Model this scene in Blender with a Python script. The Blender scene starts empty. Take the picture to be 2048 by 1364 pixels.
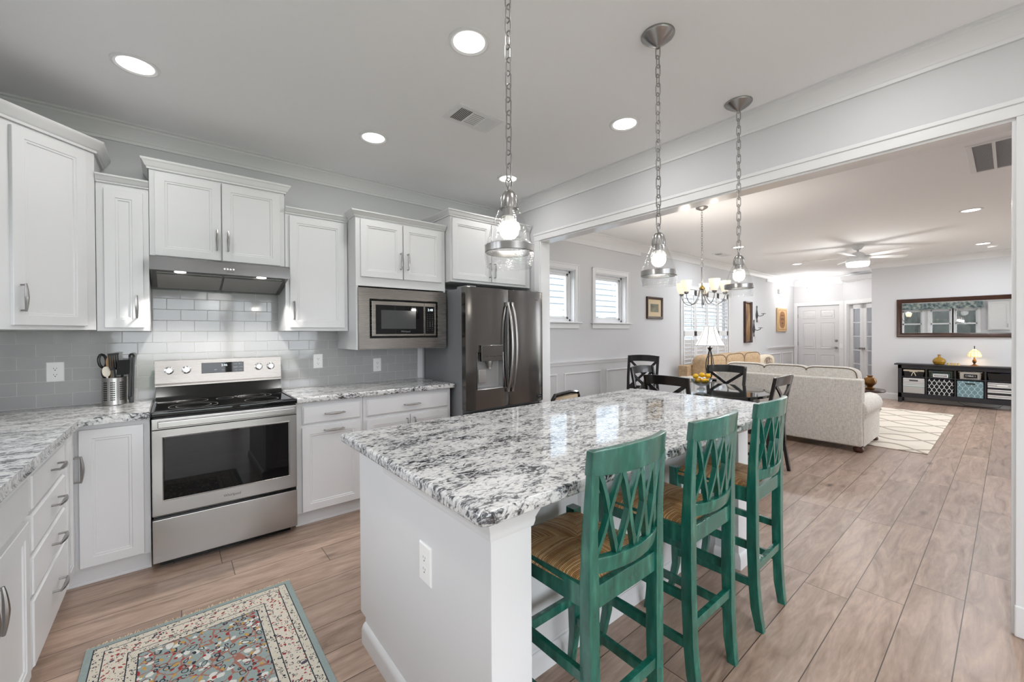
import bpy, bmesh, math, random
from mathutils import Vector, Matrix
random.seed(7)
C = bpy.context.scene.collection
SC = bpy.context.scene
PI = math.pi

# ------------------------------------------------------------------ camera, world, exposure
def cam_axes():
    yw, pt, rl = math.radians(39.5334), math.radians(-0.3564), math.radians(-0.3364)
    f = Vector((math.sin(yw) * math.cos(pt), math.cos(yw) * math.cos(pt), math.sin(pt)))
    r = Vector((math.cos(yw), -math.sin(yw), 0))
    u = r.cross(f)
    c, s = math.cos(rl), math.sin(rl)
    return c * r + s * u, -s * r + c * u, f
cr, cu, cf = cam_axes()
cd = bpy.data.cameras.new('camera')
cam = bpy.data.objects.new('camera', cd)
C.objects.link(cam)
cam.matrix_world = Matrix(((cr.x, cu.x, -cf.x, 0), (cr.y, cu.y, -cf.y, 0), (cr.z, cu.z, -cf.z, 1.37), (0, 0, 0, 1)))
cd.sensor_width = 36
cd.lens = 822.18 / 2048 * 36
cd.shift_y = -(682 - 672.28) / 2048
cd.clip_start = 0.02
SC.camera = cam
SC.view_settings.view_transform = 'Standard'
SC.view_settings.look = 'None'
SC.view_settings.gamma = 1
SC.view_settings.exposure = 0.41
SC.view_settings.use_curve_mapping = False
SC.cycles.use_denoising = True
SC.cycles.max_bounces = 8
SC.cycles.diffuse_bounces = 5
SC.cycles.glossy_bounces = 5
SC.cycles.transmission_bounces = 6
SC.cycles.transparent_max_bounces = 16
SC.cycles.caustics_reflective = False
SC.cycles.caustics_refractive = False
SC.cycles.sample_clamp_indirect = 6
SKY = 6.0            # daylight
CAN = 3.1           # watts of each recessed lamp
w = bpy.data.worlds.new('sky')
SC.world = w
w.use_nodes = True
bg = w.node_tree.nodes['Background']
bg.inputs[0].default_value = (0.89, 0.94, 1.0, 1)
bg.inputs[1].default_value = SKY
def area_portal(loc, rot, sx, sy):
    l = bpy.data.lights.new('daylight_portal', 'AREA')
    l.shape = 'RECTANGLE'; l.size = sx; l.size_y = sy
    l.cycles.is_portal = True
    o = bpy.data.objects.new('daylight_portal', l); C.objects.link(o)
    o.location = loc; o.rotation_euler = rot
    return o

# ------------------------------------------------------------------ materials
def lin(c):
    return tuple(((v / 255) / 12.92 if v / 255 <= 0.04045 else ((v / 255 + 0.055) / 1.055) ** 2.4) for v in c)
def new_mat(name):
    m = bpy.data.materials.new(name); m.use_nodes = True
    nt = m.node_tree; b = nt.nodes['Principled BSDF']
    return m, nt, b
def N(nt, t, **kw):
    n = nt.nodes.new(t)
    for k, v in kw.items():
        if hasattr(n, k): setattr(n, k, v)
        else: n.inputs[k].default_value = v
    return n
def L(nt, a, b): nt.links.new(a, b)
def mat(name, rgb, rough=0.5, metal=0.0, bump=0.0, bscale=40, spec=0.5, emit=None, estr=0, coat=0, var=0.0, vscale=3.0, stretch=(1, 1, 1), aniso=0):
    m, nt, b = new_mat(name)
    c = lin(rgb) + (1,)
    b.inputs['Base Color'].default_value = c
    b.inputs['Roughness'].default_value = rough
    b.inputs['Metallic'].default_value = metal
    b.inputs['Specular IOR Level'].default_value = spec
    b.inputs['Coat Weight'].default_value = coat
    if aniso: b.inputs['Anisotropic'].default_value = aniso
    if emit:
        b.inputs['Emission Color'].default_value = lin(emit) + (1,)
        b.inputs['Emission Strength'].default_value = estr
    if bump or var:
        tc = N(nt, 'ShaderNodeTexCoord'); mp = N(nt, 'ShaderNodeMapping')
        mp.inputs['Scale'].default_value = stretch
        L(nt, tc.outputs['Object'], mp.inputs[0])
    if bump:
        no = N(nt, 'ShaderNodeTexNoise'); no.inputs['Scale'].default_value = bscale; no.inputs['Detail'].default_value = 4
        L(nt, mp.outputs[0], no.inputs['Vector'])
        bp = N(nt, 'ShaderNodeBump'); bp.inputs['Strength'].default_value = bump; bp.inputs['Distance'].default_value = 0.003
        L(nt, no.outputs[0], bp.inputs['Height']); L(nt, bp.outputs[0], b.inputs['Normal'])
    if var:
        n2 = N(nt, 'ShaderNodeTexNoise'); n2.inputs['Scale'].default_value = vscale; n2.inputs['Detail'].default_value = 5
        L(nt, mp.outputs[0], n2.inputs['Vector'])
        r = N(nt, 'ShaderNodeValToRGB')
        r.color_ramp.elements[0].position = 0.3; r.color_ramp.elements[1].position = 0.7
        r.color_ramp.elements[0].color = tuple(v * (1 - var) for v in c[:3]) + (1,)
        r.color_ramp.elements[1].color = tuple(min(1, v * (1 + var)) for v in c[:3]) + (1,)
        L(nt, n2.outputs[0], r.inputs[0]); L(nt, r.outputs[0], b.inputs['Base Color'])
    return m
def emis(name, rgb, s):
    m = bpy.data.materials.new(name); m.use_nodes = True
    nt = m.node_tree; nt.nodes.clear()
    e = nt.nodes.new('ShaderNodeEmission'); o = nt.nodes.new('ShaderNodeOutputMaterial')
    e.inputs[0].default_value = lin(rgb) + (1,); e.inputs[1].default_value = s
    nt.links.new(e.outputs[0], o.inputs[0]); return m
def glass(name, tint=(255, 255, 255), refl=0.10, bump=0.0, bscale=60, edge=0.35):
    m = bpy.data.materials.new(name); m.use_nodes = True
    nt = m.node_tree; nt.nodes.clear()
    o = nt.nodes.new('ShaderNodeOutputMaterial'); mx = nt.nodes.new('ShaderNodeMixShader')
    t = nt.nodes.new('ShaderNodeBsdfTransparent'); g = nt.nodes.new('ShaderNodeBsdfGlossy')
    lw = nt.nodes.new('ShaderNodeLayerWeight'); mr = nt.nodes.new('ShaderNodeMapRange')
    t.inputs[0].default_value = lin(tint) + (1,); g.inputs['Roughness'].default_value = 0.02
    lw.inputs[0].default_value = 0.35
    mr.inputs[3].default_value = refl * 0.4; mr.inputs[4].default_value = refl + edge
    L(nt, lw.outputs['Facing'], mr.inputs[0]); L(nt, mr.outputs[0], mx.inputs[0])
    L(nt, t.outputs[0], mx.inputs[1]); L(nt, g.outputs[0], mx.inputs[2]); L(nt, mx.outputs[0], o.inputs[0])
    if bump:
        tc = N(nt, 'ShaderNodeTexCoord'); no = N(nt, 'ShaderNodeTexVoronoi'); no.inputs['Scale'].default_value = bscale
        bp = N(nt, 'ShaderNodeBump'); bp.inputs['Strength'].default_value = bump; bp.inputs['Distance'].default_value = 0.002
        L(nt, tc.outputs['Object'], no.inputs['Vector']); L(nt, no.outputs[0], bp.inputs['Height'])
        L(nt, bp.outputs[0], g.inputs['Normal']); L(nt, bp.outputs[0], lw.inputs['Normal'])
    return m

M = {}
M['cab'] = mat('cabinet_white_paint', (213, 213, 214), 0.35)
M['wall'] = mat('wall_paint', (209, 209, 211), 0.8, bump=0.03, bscale=200)
M['ceil'] = mat('ceiling_paint', (238, 238, 239), 0.9)
M['trim'] = mat('trim_white_paint', (226, 226, 227), 0.45)
M['dark'] = mat('dark_void', (8, 8, 8), 0.7)
M['plate'] = mat('white_plastic', (236, 236, 234), 0.3)
M['slot'] = mat('slot_black', (30, 30, 30), 0.5)
M['nickel'] = mat('brushed_nickel', (158, 156, 154), 0.28, 1.0)
M['chrome'] = mat('polished_nickel', (205, 205, 205), 0.15, 1.0)
M['blackglass'] = mat('black_glass', (6, 6, 7), 0.03, spec=0.35)
M['blackgloss'] = mat('black_enamel', (12, 12, 13), 0.12)
M['blackplastic'] = mat('black_plastic', (16, 16, 17), 0.35)
M['greyplastic'] = mat('grey_plastic', (120, 121, 122), 0.35)
M['fridgeside'] = mat('fridge_side_grey', (132, 134, 137), 0.42, 0.3)
M['white_led'] = emis('display_white', (230, 240, 245), 1.2)
M['greyink'] = mat('grey_print', (150, 150, 150), 0.5)
M['darkink'] = mat('dark_print', (70, 70, 72), 0.5)
M['lens'] = emis('lamp_lens', (255, 252, 246), 4.0)
M['bulb'] = emis('bulb_glow', (255, 250, 242), 50.0)
M['blackwood'] = mat('black_lacquered_wood', (19, 17, 17), 0.22, var=0.3, vscale=6, coat=0.3)
M['brownframe'] = mat('dark_brown_frame', (60, 34, 22), 0.35, var=0.35, vscale=8)
M['woodfoot'] = mat('cherry_wood', (74, 36, 24), 0.3)
M['tan'] = mat('tan_wood', (186, 150, 108), 0.5)
M['consolewood'] = mat('black_brown_wood', (36, 35, 40), 0.45, var=0.15, vscale=8)
M['glass'] = glass('window_glass', refl=0.06, edge=0.2)
M['clear'] = glass('clear_seeded_glass', tint=(253, 253, 253), refl=0.07, bump=0.25, bscale=170, edge=0.24)
M['crystal'] = glass('crystal_glass', tint=(235, 238, 240), refl=0.2, bump=0.5, bscale=45, edge=0.5)
M['amber'] = glass('amber_glass', tint=(214, 172, 80), refl=0.12, edge=0.3)
M['mirror'] = mat('mirror_silver', (238, 238, 238), 0.01, 1.0)
M['frost'] = mat('frosted_glass_lit', (250, 240, 220), 0.4, emit=(255, 232, 196), estr=0.6)
M['frostwhite'] = mat('white_glass_lit', (250, 248, 244), 0.4, emit=(255, 250, 240), estr=1.3)
M['lampshade'] = mat('white_fabric_shade', (246, 245, 242), 0.8, emit=(255, 250, 244), estr=0.5)
M['yellow'] = mat('lemon_skin', (236, 186, 26), 0.45, bump=0.2, bscale=120)
M['bronze'] = mat('bronze', (122, 86, 46), 0.3, 0.8)
M['brass'] = mat('brass', (196, 164, 96), 0.25, 1.0)
M['iron'] = mat('black_iron', (48, 48, 52), 0.5)
M['paper'] = mat('paper', (226, 220, 208), 0.8)
M['cream'] = mat('cream_mat_board', (204, 184, 152), 0.8)
M['fancan'] = mat('white_fan', (226, 226, 226), 0.4)
M['grill'] = mat('vent_dark', (100, 100, 101), 0.8)
M['grillmid'] = mat('vent_grey', (142, 142, 143), 0.8)
M['lawn'] = mat('lawn', (82, 106, 70), 0.9, var=0.4, vscale=4)
M['bounce_slab'] = mat('bounce_slab_grey', (150, 148, 146), 0.9, var=0.1)
M['hedge'] = mat('dark_hedge', (34, 38, 35), 0.9, var=0.6, vscale=5)
M['beigeseat'] = mat('beige_upholstery', (205, 186, 158), 0.85)

def steel(name, rgb, rough, sx, sz):
    m, nt, b = new_mat(name)
    tc = N(nt, 'ShaderNodeTexCoord'); mp = N(nt, 'ShaderNodeMapping'); mp.inputs['Scale'].default_value = (sx, sx, sz)
    no = N(nt, 'ShaderNodeTexNoise'); no.inputs['Scale'].default_value = 3; no.inputs['Detail'].default_value = 3
    L(nt, tc.outputs['Object'], mp.inputs[0]); L(nt, mp.outputs[0], no.inputs['Vector'])
    mr = N(nt, 'ShaderNodeMapRange'); mr.inputs[3].default_value = rough - 0.05; mr.inputs[4].default_value = rough + 0.06
    L(nt, no.outputs[0], mr.inputs[0]); L(nt, mr.outputs[0], b.inputs['Roughness'])
    bp = N(nt, 'ShaderNodeBump'); bp.inputs['Strength'].default_value = 0.04; bp.inputs['Distance'].default_value = 0.001
    L(nt, no.outputs[0], bp.inputs['Height'])
    n3 = N(nt, 'ShaderNodeTexNoise'); n3.inputs['Scale'].default_value = 2.2; n3.inputs['Detail'].default_value = 0.5
    L(nt, tc.outputs['Object'], n3.inputs['Vector'])
    b2 = N(nt, 'ShaderNodeBump'); b2.inputs['Strength'].default_value = 0.5; b2.inputs['Distance'].default_value = 0.05
    L(nt, n3.outputs[0], b2.inputs['Height']); L(nt, bp.outputs[0], b2.inputs['Normal']); L(nt, b2.outputs[0], b.inputs['Normal'])
    b.inputs['Base Color'].default_value = lin(rgb) + (1,); b.inputs['Metallic'].default_value = 1
    return m
M['steel'] = steel('brushed_stainless', (172, 170, 167), 0.30, 2, 260)
M['steelmw'] = steel('microwave_stainless', (128, 123, 118), 0.26, 2, 260)
M['steeldark'] = steel('dark_stainless', (112, 111, 110), 0.22, 2, 200)
M['steelfridge'] = steel('fridge_stainless', (112, 109, 106), 0.17, 150, 1.5)
def fridge_wave(m):
    nt = m.node_tree; b = nt.nodes['Principled BSDF']
    tc = N(nt, 'ShaderNodeTexCoord'); mp = N(nt, 'ShaderNodeMapping'); mp.inputs['Scale'].default_value = (3.2, 3.2, 0.35)
    no = N(nt, 'ShaderNodeTexNoise'); no.inputs['Scale'].default_value = 1.6; no.inputs['Detail'].default_value = 1
    L(nt, tc.outputs['Object'], mp.inputs[0]); L(nt, mp.outputs[0], no.inputs['Vector'])
    bp = N(nt, 'ShaderNodeBump'); bp.inputs['Strength'].default_value = 0.35; bp.inputs['Distance'].default_value = 0.02
    L(nt, no.outputs[0], bp.inputs['Height']); L(nt, bp.outputs[0], b.inputs['Normal'])
fridge_wave(M['steelfridge'])

def ramp(nt, pts, interp='LINEAR'):
    r = N(nt, 'ShaderNodeValToRGB'); cr_ = r.color_ramp; cr_.interpolation = interp
    while len(cr_.elements) < len(pts): cr_.elements.new(0.5)
    for e, (p, c) in zip(cr_.elements, pts):
        e.position = p; e.color = (lin(c) if isinstance(c, tuple) else (c, c, c)) + (1,)
    return r
def mixc(nt, fac, a, b, mode='MIX'):
    m = N(nt, 'ShaderNodeMix', data_type='RGBA', blend_type=mode)
    for sock, v in ((m.inputs[0], fac), (m.inputs[6], a), (m.inputs[7], b)):
        if hasattr(v, 'is_output') : L(nt, v, sock)
        elif isinstance(v, tuple): sock.default_value = lin(v) + (1,)
        else: sock.default_value = v
    return m.outputs[2]
def math_(nt, op, a, b=None, c=None):
    n = N(nt, 'ShaderNodeMath', operation=op)
    for i, v in enumerate((a, b, c)):
        if v is None: continue
        if hasattr(v, 'is_output'): L(nt, v, n.inputs[i])
        else: n.inputs[i].default_value = v
    return n.outputs[0]

def granite():
    m, nt, b = new_mat('granite')
    tc = N(nt, 'ShaderNodeTexCoord')
    wn = N(nt, 'ShaderNodeTexNoise'); wn.inputs['Scale'].default_value = 16; wn.inputs['Detail'].default_value = 3
    L(nt, tc.outputs['Object'], wn.inputs['Vector'])
    wv = N(nt, 'ShaderNodeVectorMath', operation='MULTIPLY_ADD')
    wv.inputs[1].default_value = (0.06, 0.045, 0.05)
    L(nt, wn.outputs['Color'], wv.inputs[0]); L(nt, tc.outputs['Object'], wv.inputs[2])
    mp = N(nt, 'ShaderNodeMapping'); mp.inputs['Scale'].default_value = (1.0, 2.3, 1.5); mp.inputs['Rotation'].default_value = (0, 0, 0.35)
    L(nt, wv.outputs[0], mp.inputs[0])
    n1 = N(nt, 'ShaderNodeTexNoise'); n1.inputs['Scale'].default_value = 40; n1.inputs['Detail'].default_value = 7; n1.inputs['Roughness'].default_value = 0.66; n1.inputs['Distortion'].default_value = 0.6
    L(nt, mp.outputs[0], n1.inputs['Vector'])
    n2 = N(nt, 'ShaderNodeTexNoise'); n2.inputs['Scale'].default_value = 7; n2.inputs['Detail'].default_value = 4
    L(nt, mp.outputs[0], n2.inputs['Vector'])
    s = math_(nt, 'ADD', n1.outputs[0], math_(nt, 'MULTIPLY', math_(nt, 'SUBTRACT', n2.outputs[0], 0.5), 0.45))
    r = ramp(nt, [(0.0, (26, 27, 30)), (0.37, (46, 47, 51)), (0.43, (112, 113, 116)), (0.48, (180, 180, 180)), (0.60, (214, 213, 211)), (0.80, (194, 193, 191))])
    L(nt, s, r.inputs[0])
    L(nt, r.outputs[0], b.inputs['Base Color'])
    b.inputs['Roughness'].default_value = 0.045; b.inputs['Specular IOR Level'].default_value = 0.95
    return m
M['granite'] = granite()

def tiles():
    m, nt, b = new_mat('subway_tile')
    tc = N(nt, 'ShaderNodeTexCoord'); sx = N(nt, 'ShaderNodeSeparateXYZ'); cx = N(nt, 'ShaderNodeCombineXYZ')
    L(nt, tc.outputs['Object'], sx.inputs[0])
    L(nt, math_(nt, 'ADD', sx.outputs[0], 15.35 - 0.0458), cx.inputs[0]); L(nt, math_(nt, 'ADD', sx.outputs[2], -0.935 + 7.75), cx.inputs[1])
    br = N(nt, 'ShaderNodeTexBrick'); br.offset = 0.5; br.offset_frequency = 2
    br.inputs['Scale'].default_value = 1; br.inputs['Brick Width'].default_value = 0.1535; br.inputs['Row Height'].default_value = 0.0775
    br.inputs['Mortar Size'].default_value = 0.0022; br.inputs['Mortar Smooth'].default_value = 0.3; br.inputs['Bias'].default_value = -0.3
    br.inputs['Color1'].default_value = lin((168, 168, 167)) + (1,); br.inputs['Color2'].default_value = lin((162, 162, 161)) + (1,)
    br.inputs['Mortar'].default_value = lin((190, 189, 187)) + (1,)
    L(nt, cx.outputs[0], br.inputs['Vector']); L(nt, br.outputs['Color'], b.inputs['Base Color'])
    mr = N(nt, 'ShaderNodeMapRange'); mr.inputs[3].default_value = 0.07; mr.inputs[4].default_value = 0.6
    L(nt, br.outputs['Fac'], mr.inputs[0]); L(nt, mr.outputs[0], b.inputs['Roughness'])
    no = N(nt, 'ShaderNodeTexNoise'); no.inputs['Scale'].default_value = 9; no.inputs['Detail'].default_value = 1
    L(nt, tc.outputs['Object'], no.inputs['Vector'])
    h = math_(nt, 'SUBTRACT', math_(nt, 'MULTIPLY', no.outputs[0], 0.35), br.outputs['Fac'])
    bp = N(nt, 'ShaderNodeBump'); bp.inputs['Strength'].default_value = 0.6; bp.inputs['Distance'].default_value = 0.003
    L(nt, h, bp.inputs['Height']); L(nt, bp.outputs[0], b.inputs['Normal'])
    return m
M['tile'] = tiles()

def planks():
    m, nt, b = new_mat('plank_floor')
    tc = N(nt, 'ShaderNodeTexCoord'); sp = N(nt, 'ShaderNodeSeparateXYZ'); L(nt, tc.outputs['Object'], sp.inputs[0])
    y = math_(nt, 'ADD', sp.outputs[1], -0.717 + 0.1911 * 40); x = math_(nt, 'ADD', sp.outputs[0], 30)
    row = math_(nt, 'FLOOR', math_(nt, 'DIVIDE', y, 0.1911))
    wn = N(nt, 'ShaderNodeTexWhiteNoise', noise_dimensions='1D'); L(nt, row, wn.inputs['W'])
    xs = math_(nt, 'ADD', x, math_(nt, 'MULTIPLY', wn.outputs['Value'], 1.22))
    col = math_(nt, 'FLOOR', math_(nt, 'DIVIDE', xs, 1.22))
    fy = math_(nt, 'FRACT', math_(nt, 'DIVIDE', y, 0.1911)); fx = math_(nt, 'FRACT', math_(nt, 'DIVIDE', xs, 1.22))
    def edge(f, size):
        d = math_(nt, 'MULTIPLY', math_(nt, 'MINIMUM', f, math_(nt, 'SUBTRACT', 1, f)), size)
        return math_(nt, 'LESS_THAN', d, 0.0019)
    gap = math_(nt, 'MAXIMUM', edge(fy, 0.1911), edge(fx, 1.22))
    cv = N(nt, 'ShaderNodeCombineXYZ'); L(nt, row, cv.inputs[0]); L(nt, col, cv.inputs[1])
    w2 = N(nt, 'ShaderNodeTexWhiteNoise', noise_dimensions='2D'); L(nt, cv.outputs[0], w2.inputs['Vector'])
    # grain
    gv = N(nt, 'ShaderNodeCombineXYZ')
    L(nt, math_(nt, 'MULTIPLY', x, 1.5), gv.inputs[0]); L(nt, math_(nt, 'MULTIPLY', y, 9), gv.inputs[1]); L(nt, math_(nt, 'MULTIPLY', w2.outputs['Value'], 40), gv.inputs[2])
    n1 = N(nt, 'ShaderNodeTexNoise'); n1.inputs['Scale'].default_value = 1.6; n1.inputs['Detail'].default_value = 6; n1.inputs['Roughness'].default_value = 0.6; n1.inputs['Distortion'].default_value = 1.2
    L(nt, gv.outputs[0], n1.inputs['Vector'])
    n2 = N(nt, 'ShaderNodeTexNoise'); n2.inputs['Scale'].default_value = 9; n2.inputs['Detail'].default_value = 4
    L(nt, gv.outputs[0], n2.inputs['Vector'])
    r = ramp(nt, [(0.25, (122, 99, 84)), (0.42, (160, 136, 120)), (0.58, (178, 153, 137)), (0.78, (194, 171, 155))])
    L(nt, n1.outputs[0], r.inputs[0])
    r2 = ramp(nt, [(0.3, 0.86), (0.7, 1.06)]); L(nt, n2.outputs[0], r2.inputs[0])
    c1 = mixc(nt, 1.0, r.outputs[0], r2.outputs[0], 'MULTIPLY')
    r3 = ramp(nt, [(0, 0.78), (1, 1.08)]); L(nt, w2.outputs['Value'], r3.inputs[0])
    c2 = mixc(nt, 1.0, c1, r3.outputs[0], 'MULTIPLY')
    # knots
    kv = N(nt, 'ShaderNodeCombineXYZ'); L(nt, math_(nt, 'MULTIPLY', x, 1.6), kv.inputs[0]); L(nt, math_(nt, 'MULTIPLY', y, 4.2), kv.inputs[1])
    vo = N(nt, 'ShaderNodeTexVoronoi'); vo.inputs['Scale'].default_value = 1.0; L(nt, kv.outputs[0], vo.inputs['Vector'])
    kr = ramp(nt, [(0.03, 0.30), (0.13, 1.0)]); L(nt, vo.outputs['Distance'], kr.inputs[0])
    c3 = mixc(nt, 1.0, c2, kr.outputs[0], 'MULTIPLY')
    c4 = mixc(nt, gap, c3, (66, 52, 44))
    L(nt, c4, b.inputs['Base Color'])
    b.inputs['Roughness'].default_value = 0.30
    mr = N(nt, 'ShaderNodeMapRange'); mr.inputs[3].default_value = 0.24; mr.inputs[4].default_value = 0.42
    L(nt, n2.outputs[0], mr.inputs[0]); L(nt, mr.outputs[0], b.inputs['Roughness'])
    bp = N(nt, 'ShaderNodeBump'); bp.inputs['Strength'].default_value = 0.25; bp.inputs['Distance'].default_value = 0.002
    L(nt, math_(nt, 'SUBTRACT', math_(nt, 'MULTIPLY', n2.outputs[0], 0.25), gap), bp.inputs['Height']); L(nt, bp.outputs[0], b.inputs['Normal'])
    return m
M['floor'] = planks()

def siding():
    m, nt, b = new_mat('white_siding')
    b.inputs['Base Color'].default_value = lin((158, 168, 175)) + (1,); b.inputs['Roughness'].default_value = 0.7
    return m
M['siding'] = siding()

def green_paint():
    m, nt, b = new_mat('green_stool_paint')
    tc = N(nt, 'ShaderNodeTexCoord'); mp = N(nt, 'ShaderNodeMapping'); mp.inputs['Scale'].default_value = (9, 9, 2.2)
    L(nt, tc.outputs['Object'], mp.inputs[0])
    n = N(nt, 'ShaderNodeTexNoise'); n.inputs['Scale'].default_value = 4; n.inputs['Detail'].default_value = 6
    L(nt, mp.outputs[0], n.inputs['Vector'])
    r = ramp(nt, [(0.3, (12, 74, 62)), (0.55, (24, 96, 82)), (0.78, (56, 124, 104))]); L(nt, n.outputs[0], r.inputs[0])
    L(nt, r.outputs[0], b.inputs['Base Color'])
    b.inputs['Roughness'].default_value = 0.27; b.inputs['Coat Weight'].default_value = 0.5; b.inputs['Coat Roughness'].default_value = 0.2
    return m
M['green'] = green_paint()

def rush(name, axis):
    m, nt, b = new_mat(name)
    tc = N(nt, 'ShaderNodeTexCoord'); sp = N(nt, 'ShaderNodeSeparateXYZ'); L(nt, tc.outputs['Object'], sp.inputs[0])
    no = N(nt, 'ShaderNodeTexNoise'); no.inputs['Scale'].default_value = 7; no.inputs['Detail'].default_value = 2
    L(nt, tc.outputs['Object'], no.inputs['Vector'])
    t = math_(nt, 'ADD', sp.outputs[axis], math_(nt, 'MULTIPLY', no.outputs[0], 0.005))
    ph = math_(nt, 'MULTIPLY', t, 2 * PI / 0.0055)
    s = math_(nt, 'MULTIPLY_ADD', math_(nt, 'SINE', ph), 0.5, 0.5)
    idx = math_(nt, 'FLOOR', math_(nt, 'DIVIDE', math_(nt, 'ADD', t, 0.0014), 0.0055))
    wn = N(nt, 'ShaderNodeTexWhiteNoise', noise_dimensions='1D'); L(nt, idx, wn.inputs['W'])
    n2 = N(nt, 'ShaderNodeTexNoise'); n2.inputs['Scale'].default_value = 26; n2.inputs['Detail'].default_value = 3
    L(nt, tc.outputs['Object'], n2.inputs['Vector'])
    k = math_(nt, 'ADD', math_(nt, 'MULTIPLY', wn.outputs['Value'], 0.6), math_(nt, 'MULTIPLY', n2.outputs[0], 0.5))
    r = ramp(nt, [(0.1, (150, 102, 52)), (0.5, (212, 156, 92)), (0.9, (244, 208, 152))]); L(nt, k, r.inputs[0])
    d = ramp(nt, [(0.0, 0.30), (0.45, 1.0)]); L(nt, s, d.inputs[0])
    L(nt, mixc(nt, 1.0, r.outputs[0], d.outputs[0], 'MULTIPLY'), b.inputs['Base Color'])
    b.inputs['Roughness'].default_value = 0.55
    bp = N(nt, 'ShaderNodeBump'); bp.inputs['Strength'].default_value = 0.9; bp.inputs['Distance'].default_value = 0.003
    L(nt, s, bp.inputs['Height']); L(nt, bp.outputs[0], b.inputs['Normal'])
    return m
M['rushx'] = rush('rush_strands_side', 0)
M['rushy'] = rush('rush_strands_front', 1)

def fabric(name, c1, c2, scale=90, rough=0.9):
    m, nt, b = new_mat(name)
    tc = N(nt, 'ShaderNodeTexCoord')
    mp = N(nt, 'ShaderNodeMapping'); mp.inputs['Scale'].default_value = (1, 1, 0.25); L(nt, tc.outputs['Object'], mp.inputs[0])
    n = N(nt, 'ShaderNodeTexNoise'); n.inputs['Scale'].default_value = scale; n.inputs['Detail'].default_value = 3; L(nt, mp.outputs[0], n.inputs['Vector'])
    mp2 = N(nt, 'ShaderNodeMapping'); mp2.inputs['Scale'].default_value = (0.25, 0.25, 1); L(nt, tc.outputs['Object'], mp2.inputs[0])
    n2 = N(nt, 'ShaderNodeTexNoise'); n2.inputs['Scale'].default_value = scale; n2.inputs['Detail'].default_value = 3; L(nt, mp2.outputs[0], n2.inputs['Vector'])
    s = math_(nt, 'MULTIPLY_ADD', math_(nt, 'ADD', n.outputs[0], n2.outputs[0]), 0.5, 0.0)
    r = ramp(nt, [(0.36, c1), (0.62, c2)]); L(nt, s, r.inputs[0]); L(nt, r.outputs[0], b.inputs['Base Color'])
    b.inputs['Roughness'].default_value = rough; b.inputs['Specular IOR Level'].default_value = 0.2
    bp = N(nt, 'ShaderNodeBump'); bp.inputs['Strength'].default_value = 0.3; bp.inputs['Distance'].default_value = 0.002
    L(nt, s, bp.inputs['Height']); L(nt, bp.outputs[0], b.inputs['Normal'])
    return m
M['sofa'] = fabric('oatmeal_fabric', (204, 199, 190), (234, 229, 221), 110)
M['tansofa'] = fabric('tan_fabric', (178, 150, 118), (204, 178, 146), 60)
M['piping'] = mat('dark_piping', (120, 104, 84), 0.8)

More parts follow.
